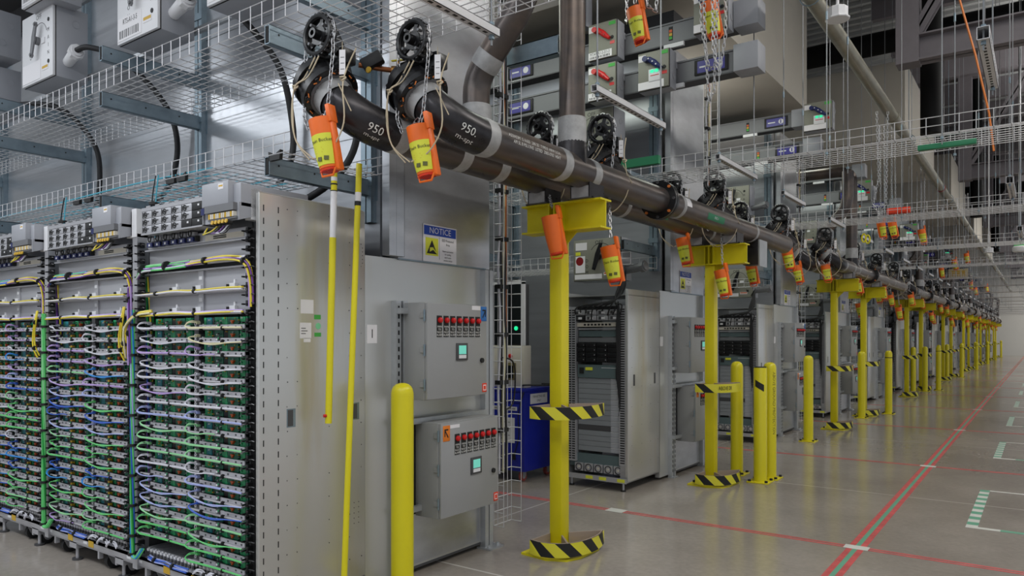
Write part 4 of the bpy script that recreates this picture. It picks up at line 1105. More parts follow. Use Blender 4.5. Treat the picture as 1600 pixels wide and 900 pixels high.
b = MB(); elbow_text(b,'950',.062,XB,VALVES[0][0],.42,-.01,chal); elbow_text(b,'m-spt',.042,XB,VALVES[0][0],.42,-.06,chal); pipe_text(b,'-- 30 --',.034,XB,3.42,math.radians(2),chal)
b.build('lettering', tB, world=True, smooth=False, label='white hand lettering')
def pipe_sticker(parent, xm, y, ang, L, Wd, m, txt=None):
    b = MB(); vs = []; n = 6
    for i in range(n+1):
        a = ang+(i/n-.5)*Wd/RP
        for yy in (y-L/2,y+L/2): vs.append((xm+math.cos(a)*(RP+.001), yy, ZP+math.sin(a)*(RP+.001)))
    b.add(vs, [(2*i,2*i+1,2*i+3,2*i+2) for i in range(n)], m)
    if txt: pipe_text(b, txt, Wd*.6, xm, y, ang, whi, R=RP+.0005)
    b.build('flow_label', parent, world=True, label='green flow label' if m is grnp else 'white sticker')
pipe_sticker(tA, XA, 6.6, math.radians(-14), .42, .06, grnp, 'FWS >'); pipe_sticker(tB, XB, 6.1, math.radians(-8), .42, .06, grnp, '< FWR'); pipe_sticker(tA, XA, 5.95, math.radians(18), .12, .08, pap)

# chainwheel valve, origin at the centre of the flange; pipe axis (-1,0,1)/sqrt2
def make_valve():
    t = thing('chainwheel_valve', 'x', 'valve', (0,0,0), 0, 'chainwheel valves on the water pipes')
    d = V((-1,0,1)).normalized(); u = V((1,0,1)).normalized(); s = V((0,1,0))
    b = MB()
    b.cyl(-d*.065,-d*.03,.156,blk,n=32); b.cyl(d*.03,d*.065,.156,blk,n=32); b.cyl(-d*.03,d*.03,.14,blk,n=32); b.cyl(-d*.072,-d*.065,.122,midg,n=28)
    for k in range(8):
        q = 2*PI*(k+.5)/8; p = (u*math.cos(q)+s*math.sin(q))*.138
        b.cyl(p-d*.085,p+d*.085,.010,blk,n=6); b.cyl(p-d*.078,p-d*.065,.016,blk,n=6); e_ = (u*math.sin(q)-s*math.cos(q))
        b.tube([p-d*.072+e_*.026,p-d*.082+e_*.01,p-d*.08-e_*.012,p-d*.07-e_*.026],.0035,orgc,n=5)
    b.cyl(d*.055,d*.14,.100,pipeb,n=24); b.cyl(u*.10,u*.19,.03,blk,n=12)
    b.build('valve_body', t)
    wc = V((.06,-.09,.235))
    b = MB(); b.bbox(-.045,-.05,-.04,.055,.045,.04,blk,.01,Matrix.Translation(u*.20+V((-.03,.02,0)))); b.cyl(u*.215+V((-.02,-.03,0)),wc,.022,blk,n=10); b.build('gearbox', t)
    b = MB(); n = 26
    ring = lambda R, y: [wc+V((math.cos(2*PI*i/n)*R, y, math.sin(2*PI*i/n)*R)) for i in range(n)]
    b.tube(ring(.097,-.014),.013,blk,n=8,closed=True); b.tube(ring(.097,.014),.013,blk,n=8,closed=True)
    for i in range(n):
        q = 2*PI*i/n; p = wc+V((math.cos(q)*.105,0,math.sin(q)*.105)); b.box(-.007,-.02,-.006,.007,.02,.006,blk if i%2 else darkg,Matrix.Translation(p)@Matrix.Rotation(-q,4,'Y'))
    b.cyl(wc+V((0,.008,0)),wc+V((0,-.008,0)),.05,blk,n=16); b.lathe([(.026,0),(.026,.05),(.014,.05),(.014,.03)],blk,12,Matrix.Translation(wc)@Matrix.Rotation(PI/2,4,'X'),cap=False)
    for k in range(5):
        q = 2*PI*k/5+.3; b.prism([(-.016,.02),(.016,.02),(.011,.092),(-.011,.092)],-.006,.006,blk,Matrix.Translation(wc)@Matrix.Rotation(q,4,'Y')@Matrix.Rotation(PI/2,4,'X')@Matrix.Identity(4))
    for k in range(4):
        q = 2*PI*k/4+.6; p = wc+V((math.cos(q)*.066,0,math.sin(q)*.066)); b.cyl(p+V((0,-.028,0)),p,.008,midg,n=6)
    b.build('chainwheel', t)
    b = MB(); b.chain([wc+V((.104,-.002,.03)),wc+V((.108,-.004,-.10)),wc+V((.085,-.02,-.40)),wc+V((.07,-.03,-.46))],chn)
    b.chain([wc+V((-.104,-.002,.0)),wc+V((-.11,-.004,-.2)),wc+V((-.10,-.02,-.40)),wc+V((-.06,-.03,-.47)),wc+V((.02,-.035,-.46)),wc+V((.06,-.03,-.43))],chn)
    b.chain([wc+V((math.cos(q)*.112,0,math.sin(q)*.112)) for q in [math.radians(-20+10*i) for i in range(23)]],chn,.026,.008,.0026)
    b.build('chain', t)
    b = MB()
    for dx, dz in ((.0,-.12),(.03,-.12)):
        b.tube(spline([wc+V((dx,-.03,dz)),wc+V((-.06+dx,-.05,-.22)),wc+V((-.10,-.08,-.27)),wc+V((-.11+dx*.3,-.09,-.42)),wc+V((-.06,-.10,-.56)),wc+V((.02+dx,-.08,-.66))],5),.004,rope,n=5)
    b.tube(spline([wc+V((.14,.12,-.06)),wc+V((.17,.03,-.2)),wc+V((.22,-.04,-.32)),wc+V((.24,-.05,-.5)),wc+V((.16,-.06,-.62)),wc+V((.06,-.08,-.66))],5),.004,rope,n=5)
    b.tube([wc+V((.2,-.05,-.3)),wc+V((.26,-.02,-.44))],.003,rope,n=5)
    for q in ((-.10,-.075,-.27),(.2,-.02,-.27)): b.tube([wc+V(q)+V((.014*math.cos(a),.01*math.sin(a*2),.012*math.sin(a))) for a in [i*PI/4 for i in range(8)]],.005,rope,n=5,closed=True)
    b.build('cord', t)
    b = MB(); T_ = Matrix.Translation(wc+V((.150,.02,-.15)))@Matrix.Rotation(.5,4,'Z'); b.box(-.016,-.001,-.075,.016,.001,.05,pap,T_); b.cyl(wc+V((.150,.02,-.06)),wc+V((.150,.02,-.10)),.002,rope,n=4)
    for k in range(3): b.box(-.009,-.0018,-.05+.03*k,.010,-.001,-.047+.03*k,darkg,T_)
    b.build('valve_tag', t)
    return t
VL = make_valve(); first = True
def lateral(xm, yv):
    """short branch stub from the pipe up to the valve flange"""
    b = MB(); b.tube([(xm,yv,ZP),(xm-.08,yv,ZP+.08),(xm-.17,yv,ZP+.17)],RP*.98,pipeb,n=24); return b
BUCKETS = []
for i, (yb, ya) in enumerate(VALVES):
    for which, yv in ((0,yb),(1,ya)):
        xm = XA if which else XB
        loc = (xm-.21, yv, ZP+.21)
        lab = 'black chainwheel valve on the '+('inner','outer')[which]+' steel pipe, '+ORD[i]+' from the camera'
        if first: VL.location = loc; VL['label'] = lab; first = False
        else: dup(VL, loc, lab)
        if i not in STARTS:
            p = [PIPES[k] for k in PIPES if k[0] == which and PIPES[k][1]-.1 <= yv <= PIPES[k][2]+1.7]
            par = p[0][0] if p else PIPES[(which,0)][0]
            lateral(xm, yv).build('branch', par, world=True)
        BUCKETS.append((i, which, loc))
# yellow ball valve and copper tube between the first two valves
t = thing('drain_valve', 'brass drain valve with yellow lever and copper tube between the two nearest valve wheels', 'valve', (-2.86,2.93,2.95))
b = MB(); b.tube(spline([(-3.0,2.75,2.97),(-2.93,2.86,2.965),(-2.86,2.93,2.96),(-2.80,2.96,2.965),(-2.76,2.98,2.93),(-2.72,2.99,2.84)],5),.014,copper,n=10); b.build('copper_tube', t, world=True)
b = MB(); b.cyl((-2.90,2.90,2.962),(-2.84,2.94,2.962),.024,brass,n=12); b.cyl((-2.87,2.92,2.962),(-2.87,2.92,3.01),.010,brass,n=8); b.build('body', t, world=True)
b = MB(); b.bbox(-.055,-.008,3.01,.06,.008,3.018,yel,.003,Matrix.Translation((-2.85,2.92,0))@Matrix.Rotation(.4,4,'Z')); b.build('lever', t, world=True)
b = MB(); b.bbox(-.05,-.03,-.034,.07,.03,.034,rub,.010,Matrix.Translation((-2.96,2.80,2.99))@Matrix.Rotation(.6,4,'Z')@Matrix.Rotation(-.5,4,'Y')); b.lathe([(.017,0),(.017,.008),(.001,.009)],compy,12,Matrix.Translation((-2.93,2.76,2.93))@Matrix.Rotation(PI/2,4,'X')); b.build('actuator', t, world=True)

def make_bucket(labelled=True):
    t = thing('chain_bucket', 'x', 'bucket', (0,0,0), 0, 'orange chain buckets hung from the valves')
    T_ = Matrix.Rotation(math.radians(-9),4,'Y')@Matrix.Rotation(math.radians(5),4,'X')
    L = .25
    b = MB(); n = 28; vs = []; fs = []
    prof = [(.066,0),(.0645,-.08),(.060,-.16),(.051,-L),(.045,-L),(.054,-.16),(.060,-.08),(.0625,0)]
    b.lathe(prof+[prof[0]], org, n, T_, cap=False)
    TR = T_@Matrix.Rotation(math.radians(12),4,'Z')
    b.bbox(.050,-.030,-.03,.074,.030,.060,org,.005,TR)
    b.bbox(.044,-.022,-L-.02,.070,.022,.0,org,.006,TR)
    b.build('shell', t)
    b = MB(); b.lathe([(.050,-L+.002),(.046,-L-.012),(.001,-L-.012)],orgr,20,T_,cap=False)
    for k in range(6): b.box(-.04,-.038+.014*k,-L-.014,.04,-.033+.014*k,-L-.0115,red,T_)
    b.build('drain_grille', t)
    b = MB(); b.tube([(-.035,-.03,-L),(-.03,-.032,-L-.035),(.045,-.03,-L-.045),(.062,-.02,-L-.01)],.006,org,n=6,T=T_); b.build('handle_loop', t)
    if labelled:
        b = MB(); vs = []; m_ = 12
        a0, a1 = math.radians(225), math.radians(346)
        R = lambda z: (.066 if z > -.08 else .0645)+((z)/.08*.0015 if z > -.08 else (z+.08)/.08*.0045 if z > -.16 else -.0045+(z+.16)/.09*.009)+.0016
        def pt(a, z): return T_@V((math.cos(a)*R(z), math.sin(a)*R(z), z))
        zt, zb = -.085, -L+.012
        for i in range(m_+1):
            a = a0+(a1-a0)*i/m_; vs += [pt(a,zt), pt(a,-.16), pt(a,zb)]
        fs = []
        for i in range(m_):
            for j in range(2): fs.append((3*i+3+j,3*i+3+j+1,3*i+j+1,3*i+j))
        b.add(vs, fs, ylab)
        def tx(s_, size, z, am):
            g = text_geo(s_); b.add([T_@V((math.cos(am+p.x*size/.062)*(R(z)+.0012), math.sin(am+p.x*size/.062)*(R(z)+.0012), z+p.y*size)) for p in g[0]], g[1], ink)
        am = math.radians(288)
        tx('Chain Bucket',.024,-.118,am)
        for k in range(3): b.add([pt(am-.55,-.15-.011*k)*1.012, pt(am+.1+.12*(k%2),-.15-.011*k)*1.012, pt(am+.1+.12*(k%2),-.153-.011*k)*1.012, pt(am-.55,-.153-.011*k)*1.012],[(0,1,2,3)],compy)
        for k in range(2): b.box(-.012,-.002,-.01,.012,.002,.01,MATS['ink_olive'] if 'ink_olive' in MATS else mat('ink_olive',(90,92,40),.6),Matrix.Translation(pt(am-.3+.65*k,-.205)*1.01)@Matrix.Rotation(am-.3+.65*k+PI/2,4,'Z'))
        b.build('label', t, label='yellow label')
    return t
BK = make_bucket()
def bucket(loc, rz, label, skip=()):
    global BKF
    if BKF: BK.location = loc; BK.rotation_euler = (0,0,rz); BK['label'] = label; BKF = False; return BK
    return dup(BK, loc, label, rz, skip=skip)
BKF = True
rn = random.Random(21)
OFFS = {(0,0):(.16,-.16,-.235),(0,1):(.135,-.13,-.24)}
ABS = {(1,0):(-2.685,4.18,2.31),(1,1):(-2.55,4.75,2.155),(2,0):(-2.89,6.9,2.475),(2,1):(-2.61,7.2,2.165),(3,0):(-2.89,9.0,2.40),(3,1):(-2.6,9.5,2.60),(4,0):(-3.0,11.5,2.57),(4,1):(-2.69,11.9,2.61)}
for (i, which, loc) in BUCKETS:
    o = OFFS.get((i,which))
    if o is None: o = (.14+rn.uniform(-.03,.03), -.15+rn.uniform(-.03,.03), -.22-(.42 if (i*2+which)%3 == 0 else .10)*rn.uniform(.9,1.1)*(1 if i else 0))
    if (i,which) in ABS: o = tuple(V(ABS[(i,which)])-V(loc))
    p = V(loc)+V(o)
    bucket(p, 0 if i < 2 else rn.uniform(-.35,.35), 'orange chain bucket '+('plain side forward,' if (i,which) == (1,0) else 'with yellow label')+' hanging below the '+ORD[i]+' valve of the '+('inner','outer')[which]+' pipe', ('label',) if (i,which) == (1,0) else ())
    if o[2] < -.3:
        b = MB(); top = V(loc)+V((.13,-.11,-.20)); b.chain([top, p+V((.03,-.03,.05))], chn)
        tag(b.build('bucket_chain'), 'chain carrying the bucket of the '+ORD[i]+' valve on the '+('inner','outer')[which]+' pipe', 'chain', 'chains carrying the buckets')
# buckets and chain loops up among the busways and baskets
HI = [((-2.49,5.05,3.97),'orange chain bucket at the top edge in front of the busway, left one of two'),((-2.07,5.45,4.05),'orange chain bucket at the top edge in front of the busway, right one of two'),
      ((-2.19,13.6,3.42),'orange chain bucket behind the second crossing basket, left one of a touching pair'),((-2.07,13.9,3.45),'orange chain bucket behind the second crossing basket, right one of a touching pair'),
      ((-1.83,15.6,3.50),'lone orange chain bucket hanging below the second crossing basket'),((-2.13,22,3.30),'orange chain bucket deep in the aisle, left of the tan sign'),((-1.89,22.6,3.53),'orange chain bucket deep in the aisle above the tan sign'),
      ((-1.68,23.4,3.76),'orange chain bucket deep in the aisle, upper right of the tan sign'),((-2.08,31,3.45),'orange chain bucket far down the aisle, upper one right of the tan sign'),((-2.07,33,3.35),'orange chain bucket far down the aisle, lower one right of the tan sign'),((-1.77,34,3.5),'orange chain bucket far down the aisle, alone near the right edge')]
def hang_chain(label, pts):
    if len(pts) > 1:
        t = thing('hanging_chain', label, 'chain', pts[0][0], 0, 'loose chains hanging in the aisle')
        for p in pts: b = MB(); b.chain(p, chn, .034, .011, .0034); b.build('strand', t, world=True)
        return t
    b = MB(); b.chain(pts[0], chn, .034, .011, .0034)
    return tag(b.build('hanging_chain'), label, 'chain', 'loose chains hanging in the aisle')
for k, (p, lab) in enumerate(HI):
    bucket(p, .4*(k%3)-.3, lab)
    x, y, z = p
    if k < 2:
        hang_chain(('bunched chain around the left top-edge bucket with a short loop','long bunched chain hanging far below the right top-edge bucket')[k],
          [[(x,y,z+.06),(x,y,z+.9)],[(x-.06,y,z+.9),(x-.07,y,z-.05),(x-.04,y-.06,z-.12)],[(x+.08,y,z+.8),(x+.1,y,z),(x+.17,y,z-.06),(x+.22,y,z+.5)]] if k == 0 else
          [[(x,y,z+.06),(x,y,z+.6)],[(x-.02,y-.07,z+.5),(x,y-.07,z-.3),(x+.03,y-.07,z-.78),(x+.07,y-.07,z-.7),(x+.1,y-.07,z+.1),(x+.13,y-.07,z+.5)],[(x+.06,y-.09,z+.5),(x+.07,y-.09,z-.4),(x+.11,y-.07,z-.58),(x+.15,y-.05,z-.3),(x+.16,y-.05,z+.5)],[(x-.05,y-.05,z+.4),(x-.03,y-.06,z-.2),(x+.02,y-.06,z-.5),(x+.08,y-.06,z-.55)]])
    else:
        hang_chain('thin chain holding the '+lab.split('orange ')[1][:60].replace('chain ',''), [[(x,y,z+.05),(x,y,z+1.6)],[(x+.05,y,z+1.6),(x+.06,y,z+.1),(x+.02,y,z)]])
hang_chain('slack chain loop across the thick vertical pipe at the top edge', [[(-2.68,4.1,4.6),(-2.66,4.08,4.36),(-2.60,4.07,4.27),(-2.52,4.06,4.25),(-2.44,4.08,4.29),(-2.40,4.11,4.40),(-2.38,4.14,4.6)]])
hang_chain('long doubled chain hanging in front of the second crossing basket', [[(-1.62,9.8,4.2),(-1.60,9.8,3.4),(-1.66,9.8,3.1),(-1.58,9.8,2.95),(-1.52,9.8,3.1),(-1.50,9.8,4.2)]])

# ------------------------------------------------------------------ yellow support posts, bands and bollards
XPOLE = -2.755
POLES = [4.40,7.33,12.85,15.3,20.8,23.5,29.2,31.9,37.3,40.0,45.5,48.2,53.6,56.4,61.7,64.4]
def band(b, z, h, text_=None):
    """striped guard strip wrapped round the front of the post; brown inside"""
    ctrl = [(-.06,-.27),(.03,-.285),(.12,-.265),(.19,-.21),(.235,-.12),(.255,0),(.25,.12),(.215,.24)]
    P = spline([(x,y,0) for x, y in ctrl], 8); Ls = [0]
    for p, q in zip(P, P[1:]): Ls.append(Ls[-1]+(q-p).length)
    tot = Ls[-1]
    def at(s):
        s = min(max(s,0),tot)
        for i in range(len(P)-1):
            if Ls[i+1] >= s: 
                f = (s-Ls[i])/max(1e-9,Ls[i+1]-Ls[i]); p = P[i].lerp(P[i+1], f); t = (P[i+1]-P[i]).normalized(); return p, V((t.y,-t.x,0))
        return P[-1], V((1,0,0))
    sw = .098; sh = .10; s = -sh; k = 0
    while s < tot+.001:
        m = ink if k%2 and not (text_ and s > .13) else ylab_y
        for j in range(8):
            a0, a1 = s+sw*j/8, s+sw*(j+1)/8; vs = []
            for (a, zz) in ((a0+sh,z),(a1+sh,z),(a1,z+h),(a0,z+h)):
                p, n_ = at(a); q = p+n_*.009; vs.append((q.x,q.y,zz))
            b.add(vs, [(0,1,2,3)], m)
        s += sw; k += 1
    n = 24
    for i in range(n):
        p0, n0 = at(tot*i/n); p1, n1 = at(tot*(i+1)/n)
        q0, q1 = p0-n0*.008, p1-n1*.008
        b.add([(p0.x,p0.y,z),(p1.x,p1.y,z),(p1.x,p1.y,z+h),(p0.x,p0.y,z+h)],[(0,1,2,3)],brown)
        b.add([(q0.x,q0.y,z),(q1.x,q1.y,z),(q1.x,q1.y,z+h),(q0.x,q0.y,z+h)],[(3,2,1,0)],brown)
        b.add([(p0.x,p0.y,z+h),(p1.x,p1.y,z+h),(q1.x,q1.y,z+h),(q0.x,q0.y,z+h)],[(0,1,2,3)],brown)
    for poly in ([(-.06,-.27),(-.05,-.28),(-.04,-.055),(-.052,-.05)], [(.05,-.055),(.06,-.05),(.20,-.20),(.19,-.21)], [(.05,.05),(.055,.04),(.22,.23),(.212,.24)]):
        b.prism(poly, z, z+h*.98, brown)
    if text_:
        g = text_geo(text_); vs = []
        for q in g[0]:
            p, n_ = at(.315+q.x*.055*.62); p = p+n_*.0105; vs.append((p.x,p.y,z+h*.5+q.y*.055))
        b.add(vs, g[1], ink)
ylab_y = mat('hazard_tape_yellow',(214,206,50),.4)
def post(text_=None):
    t = thing('support_post', 'x', 'post', (0,0,0), 0, 'yellow T-beam posts under the pipes')
    b = MB(); b.bbox(-.05,-.05,.012,.05,.05,2.23,yel,.006); b.build('column', t)
    b = MB()
    x0, x1 = -.27, .37
    b.box(x0,-.075,2.23,x1,.075,2.242,yel); b.box(x0,-.075,2.418,x1,.075,2.43,yel); b.box(x0,-.005,2.242,x1,.005,2.418,yel)
    b.box(-.006,-.073,2.242,.006,.073,2.418,yel); b.box(-.05,-.072,2.242,-.04,.072,2.418,yel); b.box(.04,-.072,2.242,.05,.072,2.418,yel)
    b.build('cross_beam', t)
    b = MB(); b.prism([(.05,2.13),(.05,2.23),(.15,2.23)],-.005,.005,yel,Matrix(((1,0,0,0),(0,0,1,0),(0,1,0,0),(0,0,0,1)))); b.build('gusset', t)
    for x in (XA-XPOLE, XB-XPOLE):
        b = MB(); b.box(x-.085,-.11,2.43,x+.085,.11,2.437,darkg); b.box(x-.075,-.10,2.437,x-.066,.10,2.545,pipeb); b.box(x+.066,-.10,2.437,x+.075,.10,2.545,pipeb); b.box(x-.066,-.10,2.437,x+.066,-.088,2.515,weld)
        b.box(x-.1,-.09,2.4302,x+.1,-.075,2.44,ink); b.build('pipe_saddle', t)
    b = MB(); b.prism([(-.16,-.24),(.06,-.27),(.19,-.21),(.23,-.10),(.23,.16),(.17,.2),(-.16,.2)],0,.014,yel)
    for x in (-.13,.15):
        for y in (-.13,.13): b.cyl((x,y,.014),(x,y,.035),.014,ink,n=6)
    b.build('base_plate', t)
    b = MB(); band(b, .03, .095); b.build('guard_band', t, label='black and yellow striped guard band')
    b = MB(); band(b, .945, .085, text_); b.build('guard_band', t, label='black and yellow striped guard band')
    return t
P1 = post(); P1.location = (XPOLE,POLES[0],0); P1['label'] = 'large yellow T-beam support post nearest the camera under the steel pipes'
P2 = post('ABOVE DR'); P2.location = (XPOLE,POLES[1],0); P2['label'] = 'yellow T-beam support post with ABOVE lettering on its striped band, second from the camera'
for i, y in enumerate(POLES[2:], 2): dup(P1, (XPOLE,y,0), 'yellow T-beam support post under the steel pipes, '+ORD[i]+' from the camera')

def bollard(label, loc, style=0):
    t = thing('bollard', label, 'bollard', loc, 0, 'yellow bollards along the row ends')
    R, H = .066, 1.23
    b = MB()
    if style == 1:
        b.lathe([(R,.01),(R,H-.06),(R*.9,H-.045)],yelb,24,cap=True); b.lathe([(R*.95,H-.055),(R*.9,H-.04),(.001,H-.038)],ink,24,cap=False)
    else:
        b.lathe([(R,.01),(R,H-R*1.05),(R*.985,H-R*.82),(R*.93,H-R*.58),(R*.80,H-R*.32),(R*.55,H-R*.11),(R*.28,H-R*.02),(.001,H)],yelb,28)
    b.build('sleeve', t)
    b = MB(); b.bbox(-.11,-.11,0,.11,.11,.013,yel,.003)
    b.build('base_plate', t)
    for x in (-.085,.085):
        for y in (-.085,.085):
            b = MB(); b.cyl((x,y,.013),(x,y,.032),.016,ink,n=6); b.build('anchor_bolt', t)
    if style == 1:
        b = MB(); vs = []; a0, a1 = math.radians(-120), math.radians(-40)
        for i in range(9):
            a = a0+(a1-a0)*i/8; vs += [((R+.001)*math.cos(a),(R+.001)*math.sin(a),1.06-.055*i/8),((R+.001)*math.cos(a),(R+.001)*math.sin(a),.99-.055*i/8)]
        b.add(vs,[(2*i,2*i+1,2*i+3,2*i+2) for i in range(8)],ink); b.build('stripe', t, label='black stripe')
    if style == 2:
        b = MB(); g = text_geo('ABOVE GROUND PROTECTION'); am = math.radians(-35); sz = .046
        b.add([((R+.001)*math.cos(am+p.y*sz/R),(R+.001)*math.sin(am+p.y*sz/R),.80-p.x*sz*1.0) for p in g[0]],[tuple(f) for f in g[1]],ink); b.build('lettering', t, label='black vertical lettering')
    if style == 3:
        b = MB(); b.tube([(R+.0005,0,1.09)],.001,ink) if False else b.lathe([(R+.001,1.085),(R+.001,1.10)],ink,24,cap=False); b.build('stripe', t, label='black stripe')
    return t
BL = [((-3.03,3.116),0,'tall yellow bollard in front of the nearest control cabinets'),((-2.71,7.98),0,'plain yellow bollard right behind the second support post'),
      ((-2.36,7.67),1,'flat-topped yellow bollard with a black stripe patch right of the second post'),((-2.34,7.93),2,'yellow bollard with vertical black lettering behind the flat-topped one'),
      ((-2.72,11.06),0,'lone yellow bollard with bolted base between the second and third posts')]
PX = [(-2.70,14.8,0),(-2.42,15.9,3),(-2.75,21.9,0),(-2.60,23.0,0),(-2.35,23.7,3),(-2.75,27.8,0),(-2.75,30.4,0),(-2.40,31.7,3),(-2.75,36.4,0),(-2.40,39.5,3),(-2.75,44.2,0),(-2.4,47.9,3),(-2.7,53,0),(-2.4,56,3),(-2.7,61,0),(-2.4,64,3)]
bp = {}
for p, st, lab in BL: bp[st] = bollard(lab, (p[0],p[1],0), st) if st not in bp or st == 0 and False else dup(bp[st], (p[0],p[1],0), lab)
for k, (x, y, st) in enumerate(PX):
    lab = 'yellow bollard '+('with black ring' if st == 3 else 'plain')+' beyond the lone one, '+ORD[k]+' in that direction'
    bp[st] = bollard(lab, (x,y,0), st) if st not in bp else (dup(bp[st], (x,y,0), lab) and bp[st])

# two yellow chain poles leaning by the end panel
t = thing('reach_pole', 'shorter yellow reach pole with white band and red button, hanging before the end panel', 'pole', (-3.10,2.6,1.03))
a, c = V((-3.11,2.635,1.035)), V((-3.09,2.66,2.42)); d = (c-a)
b = MB(); b.cyl(a, a+d*.72, .0185, yelb, n=14); b.cyl(a+d*.72, a+d*.90, .0172, whi, n=14); b.cyl(a+d*.9, c, .0165, yelb, n=14); b.build('tube', t, world=True)
for q0, q1, m in ((.925,.93,ink),(.90,.903,ink),(.94,.955,whi)):
    b = MB(); b.cyl(a+d*q0,a+d*q1,.019 if m is ink else .0172,m,n=12); b.build('marking', t, world=True)
b = MB(); b.cyl(a+d*.03+V((0,-.016,0)),a+d*.03+V((-.004,-.03,0)),.009,red,n=10); b.build('button', t, world=True)
t = thing('reach_pole', 'longer yellow reach pole standing on the floor before the end panel', 'pole', (-3.06,2.75,0))
a, c = V((-3.02,2.655,.0)), V((-3.05,2.80,2.45)); d = c-a
b = MB(); b.cyl(a, c, .0165, yelb, n=14); b.build('tube', t, world=True)
b = MB(); b.cyl(a+d*.915,a+d*.935,.0175,whi,n=12); b.cyl(a+d*.905,a+d*.915,.0178,ink,n=12); b.build('marking', t, world=True)

# ------------------------------------------------------------------ hanging strut bars with rods
def trapeze(label, x, y0, y1, z, group, big=False):
    t = thing('hanging_strut_bar', label, 'hanging bar', (x,y0,z), 0, group)
    L = y1-y0; w_ = .04 if not big else .06; h = .042 if not big else .07
    b = MB(); b.box(-w_/2,0,0,w_/2,L,.003,wire); b.box(-w_/2,0,0,-w_/2+.003,L,h,wire); b.box(w_/2-.003,0,0,w_/2,L,h,wire); b.box(-w_/2,0,h-.003,w_/2,L,h,wire)
    y = .04
    while y < L-.03:
        b.box(-.008,y,-.0006,.008,y+.028,.0,ink)
        if big: b.box(w_/2,y,h*.3,w_/2+.0006,y+.028,h*.6,ink)
        y += .055
    b.build('channel', t, smooth=False)
    for y in (.04, L-.04):
        b = MB(); b.cyl((0,y,-.05),(0,y,7.9-z),.0052,rodm,n=6); b.cyl((0,y,-.02),(0,y,0),.014,galvb,n=6); b.cyl((0,y,h),(0,y,h+.02),.014,galvb,n=6); b.cyl((0,y,1.0),(0,y,1.06),.010,galvb,n=6); b.build('threaded_rod', t)
    return t
TB = [(2.0,2.86),(3.82,4.80),(5.86,6.84),(7.72,8.55)]+[(9.75+1.98*i,10.6+1.98*i) for i in range(22)]
first = None
for k, (a, c) in enumerate(TB):
    lab = 'white slotted strut bar on threaded rods above the pipes, '+ORD[k]+' from the camera'
    if k < 4: trapeze(lab, -2.15, a, c, 2.95, 'hanging strut bars above the pipes')
    elif first is None: first = trapeze(lab, -2.15, a, c, 2.95, 'hanging strut bars above the pipes')
    else: dup(first, (-2.15,a,2.95), lab)
first = None
for k in range(12):
    y = 4.75+T*k; lab = 'perforated strut bar on rods over the open aisle side, '+ORD[k]+' from the camera'
    if first is None: first = trapeze(lab, -.26, y, y+1.0, 3.12, 'strut bars over the aisle', True)
    else: dup(first, (-.26,y,3.12-.1*(k > 0)), lab)
# free threaded rods that carry the crossing baskets
RM = MB(); RM.cyl((0,0,-.06),(0,0,4.9),.0048,rodm,n=6); RM.cyl((0,0,1.1),(0,0,1.17),.0095,galvb,n=6); RM.cyl((0,0,-.02),(0,0,0),.013,galvb,n=6); RM = mesh_of(RM,'threaded_rod')
for i in range(1, 13):
    for j, x in enumerate((-1.45,-.62)):
        for q in (0,1):
            o = bpy.data.objects.new('threaded_rod', RM); COL.objects.link(o); o.location = (x+.03*q, Y0[i]+.09+.66*q, 3.03)
            tag(o, ('front','rear')[q]+' threaded rod of the '+ORD[i]+' crossing basket, '+ORD[j]+' from the pipes', 'rod', 'threaded rods carrying the crossing baskets')

# ------------------------------------------------------------------ high services
t = thing('fire_main', 'long galvanised fire main running down the aisle under the roof', 'pipe', (-1.68,2,4.55))
b = MB(); b.cyl((-1.68,5.2,4.55),(-1.68,60,4.55),.074,sprk,n=22); b.build('pipe_run', t, world=True)
for k in range(9):
    y = 5.4+6*k; b = MB(); b.cyl((-1.68,y-.05,4.55),(-1.68,y+.05,4.55),.084,sprk if k != 2 else redd,n=22); b.build('coupling', t, world=True)
    b = MB(); b.cyl((-1.68,y+1.5,4.62),(-1.68,y+1.5,7.95),.0058,galvb,n=6); b.tube([(-1.68+.092*math.cos(a),y+1.5,4.55+.092*math.sin(a)) for a in [2*PI*i/16 for i in range(16)]],.006,galvb,n=5,closed=True); b.build('hanger', t, world=True)
def dome(label, loc, h):
    t = thing('ceiling_antenna', label, 'antenna', loc, 0, 'white drum antennas hanging in the aisle')
    b = MB(); b.lathe([(.001,0),(.10,.004),(.105,.012),(.10,.02),(.088,.022),(.088,.105),(.08,.112),(.001,.114)],whi,10); b.build('housing', t, sharp=20)
    b = MB(); b.cyl((0,0,.11),(0,0,h),.014,whi,n=8); b.build('stem', t); return t
dome('white drum antenna on a stem high beside the fire main', (-1.47,6.98,4.30), 3.6)
dome('small white drum antenna on a long stem deep in the aisle at the right', (-.96,19.5,3.36), 3.9)
t = thing('exit_beacon', 'white beacon with a green top hanging at the right edge deep in the aisle', 'beacon', (-.31,15.5,2.96))
b = MB(); b.lathe([(.001,0),(.10,.01),(.11,.03),(.11,.09),(.09,.11)],whi,16); b.build('housing', t); b = MB(); b.lathe([(.09,.11),(.09,.17),(.001,.18)],MATS.get('lit_green_cap') or mat('lit_green_cap',(60,190,90),.4,emit=.15),16); b.build('cap', t); b = MB(); b.cyl((0,0,.17),(0,0,4.5),.022,galv,n=10); b.build('stem', t)
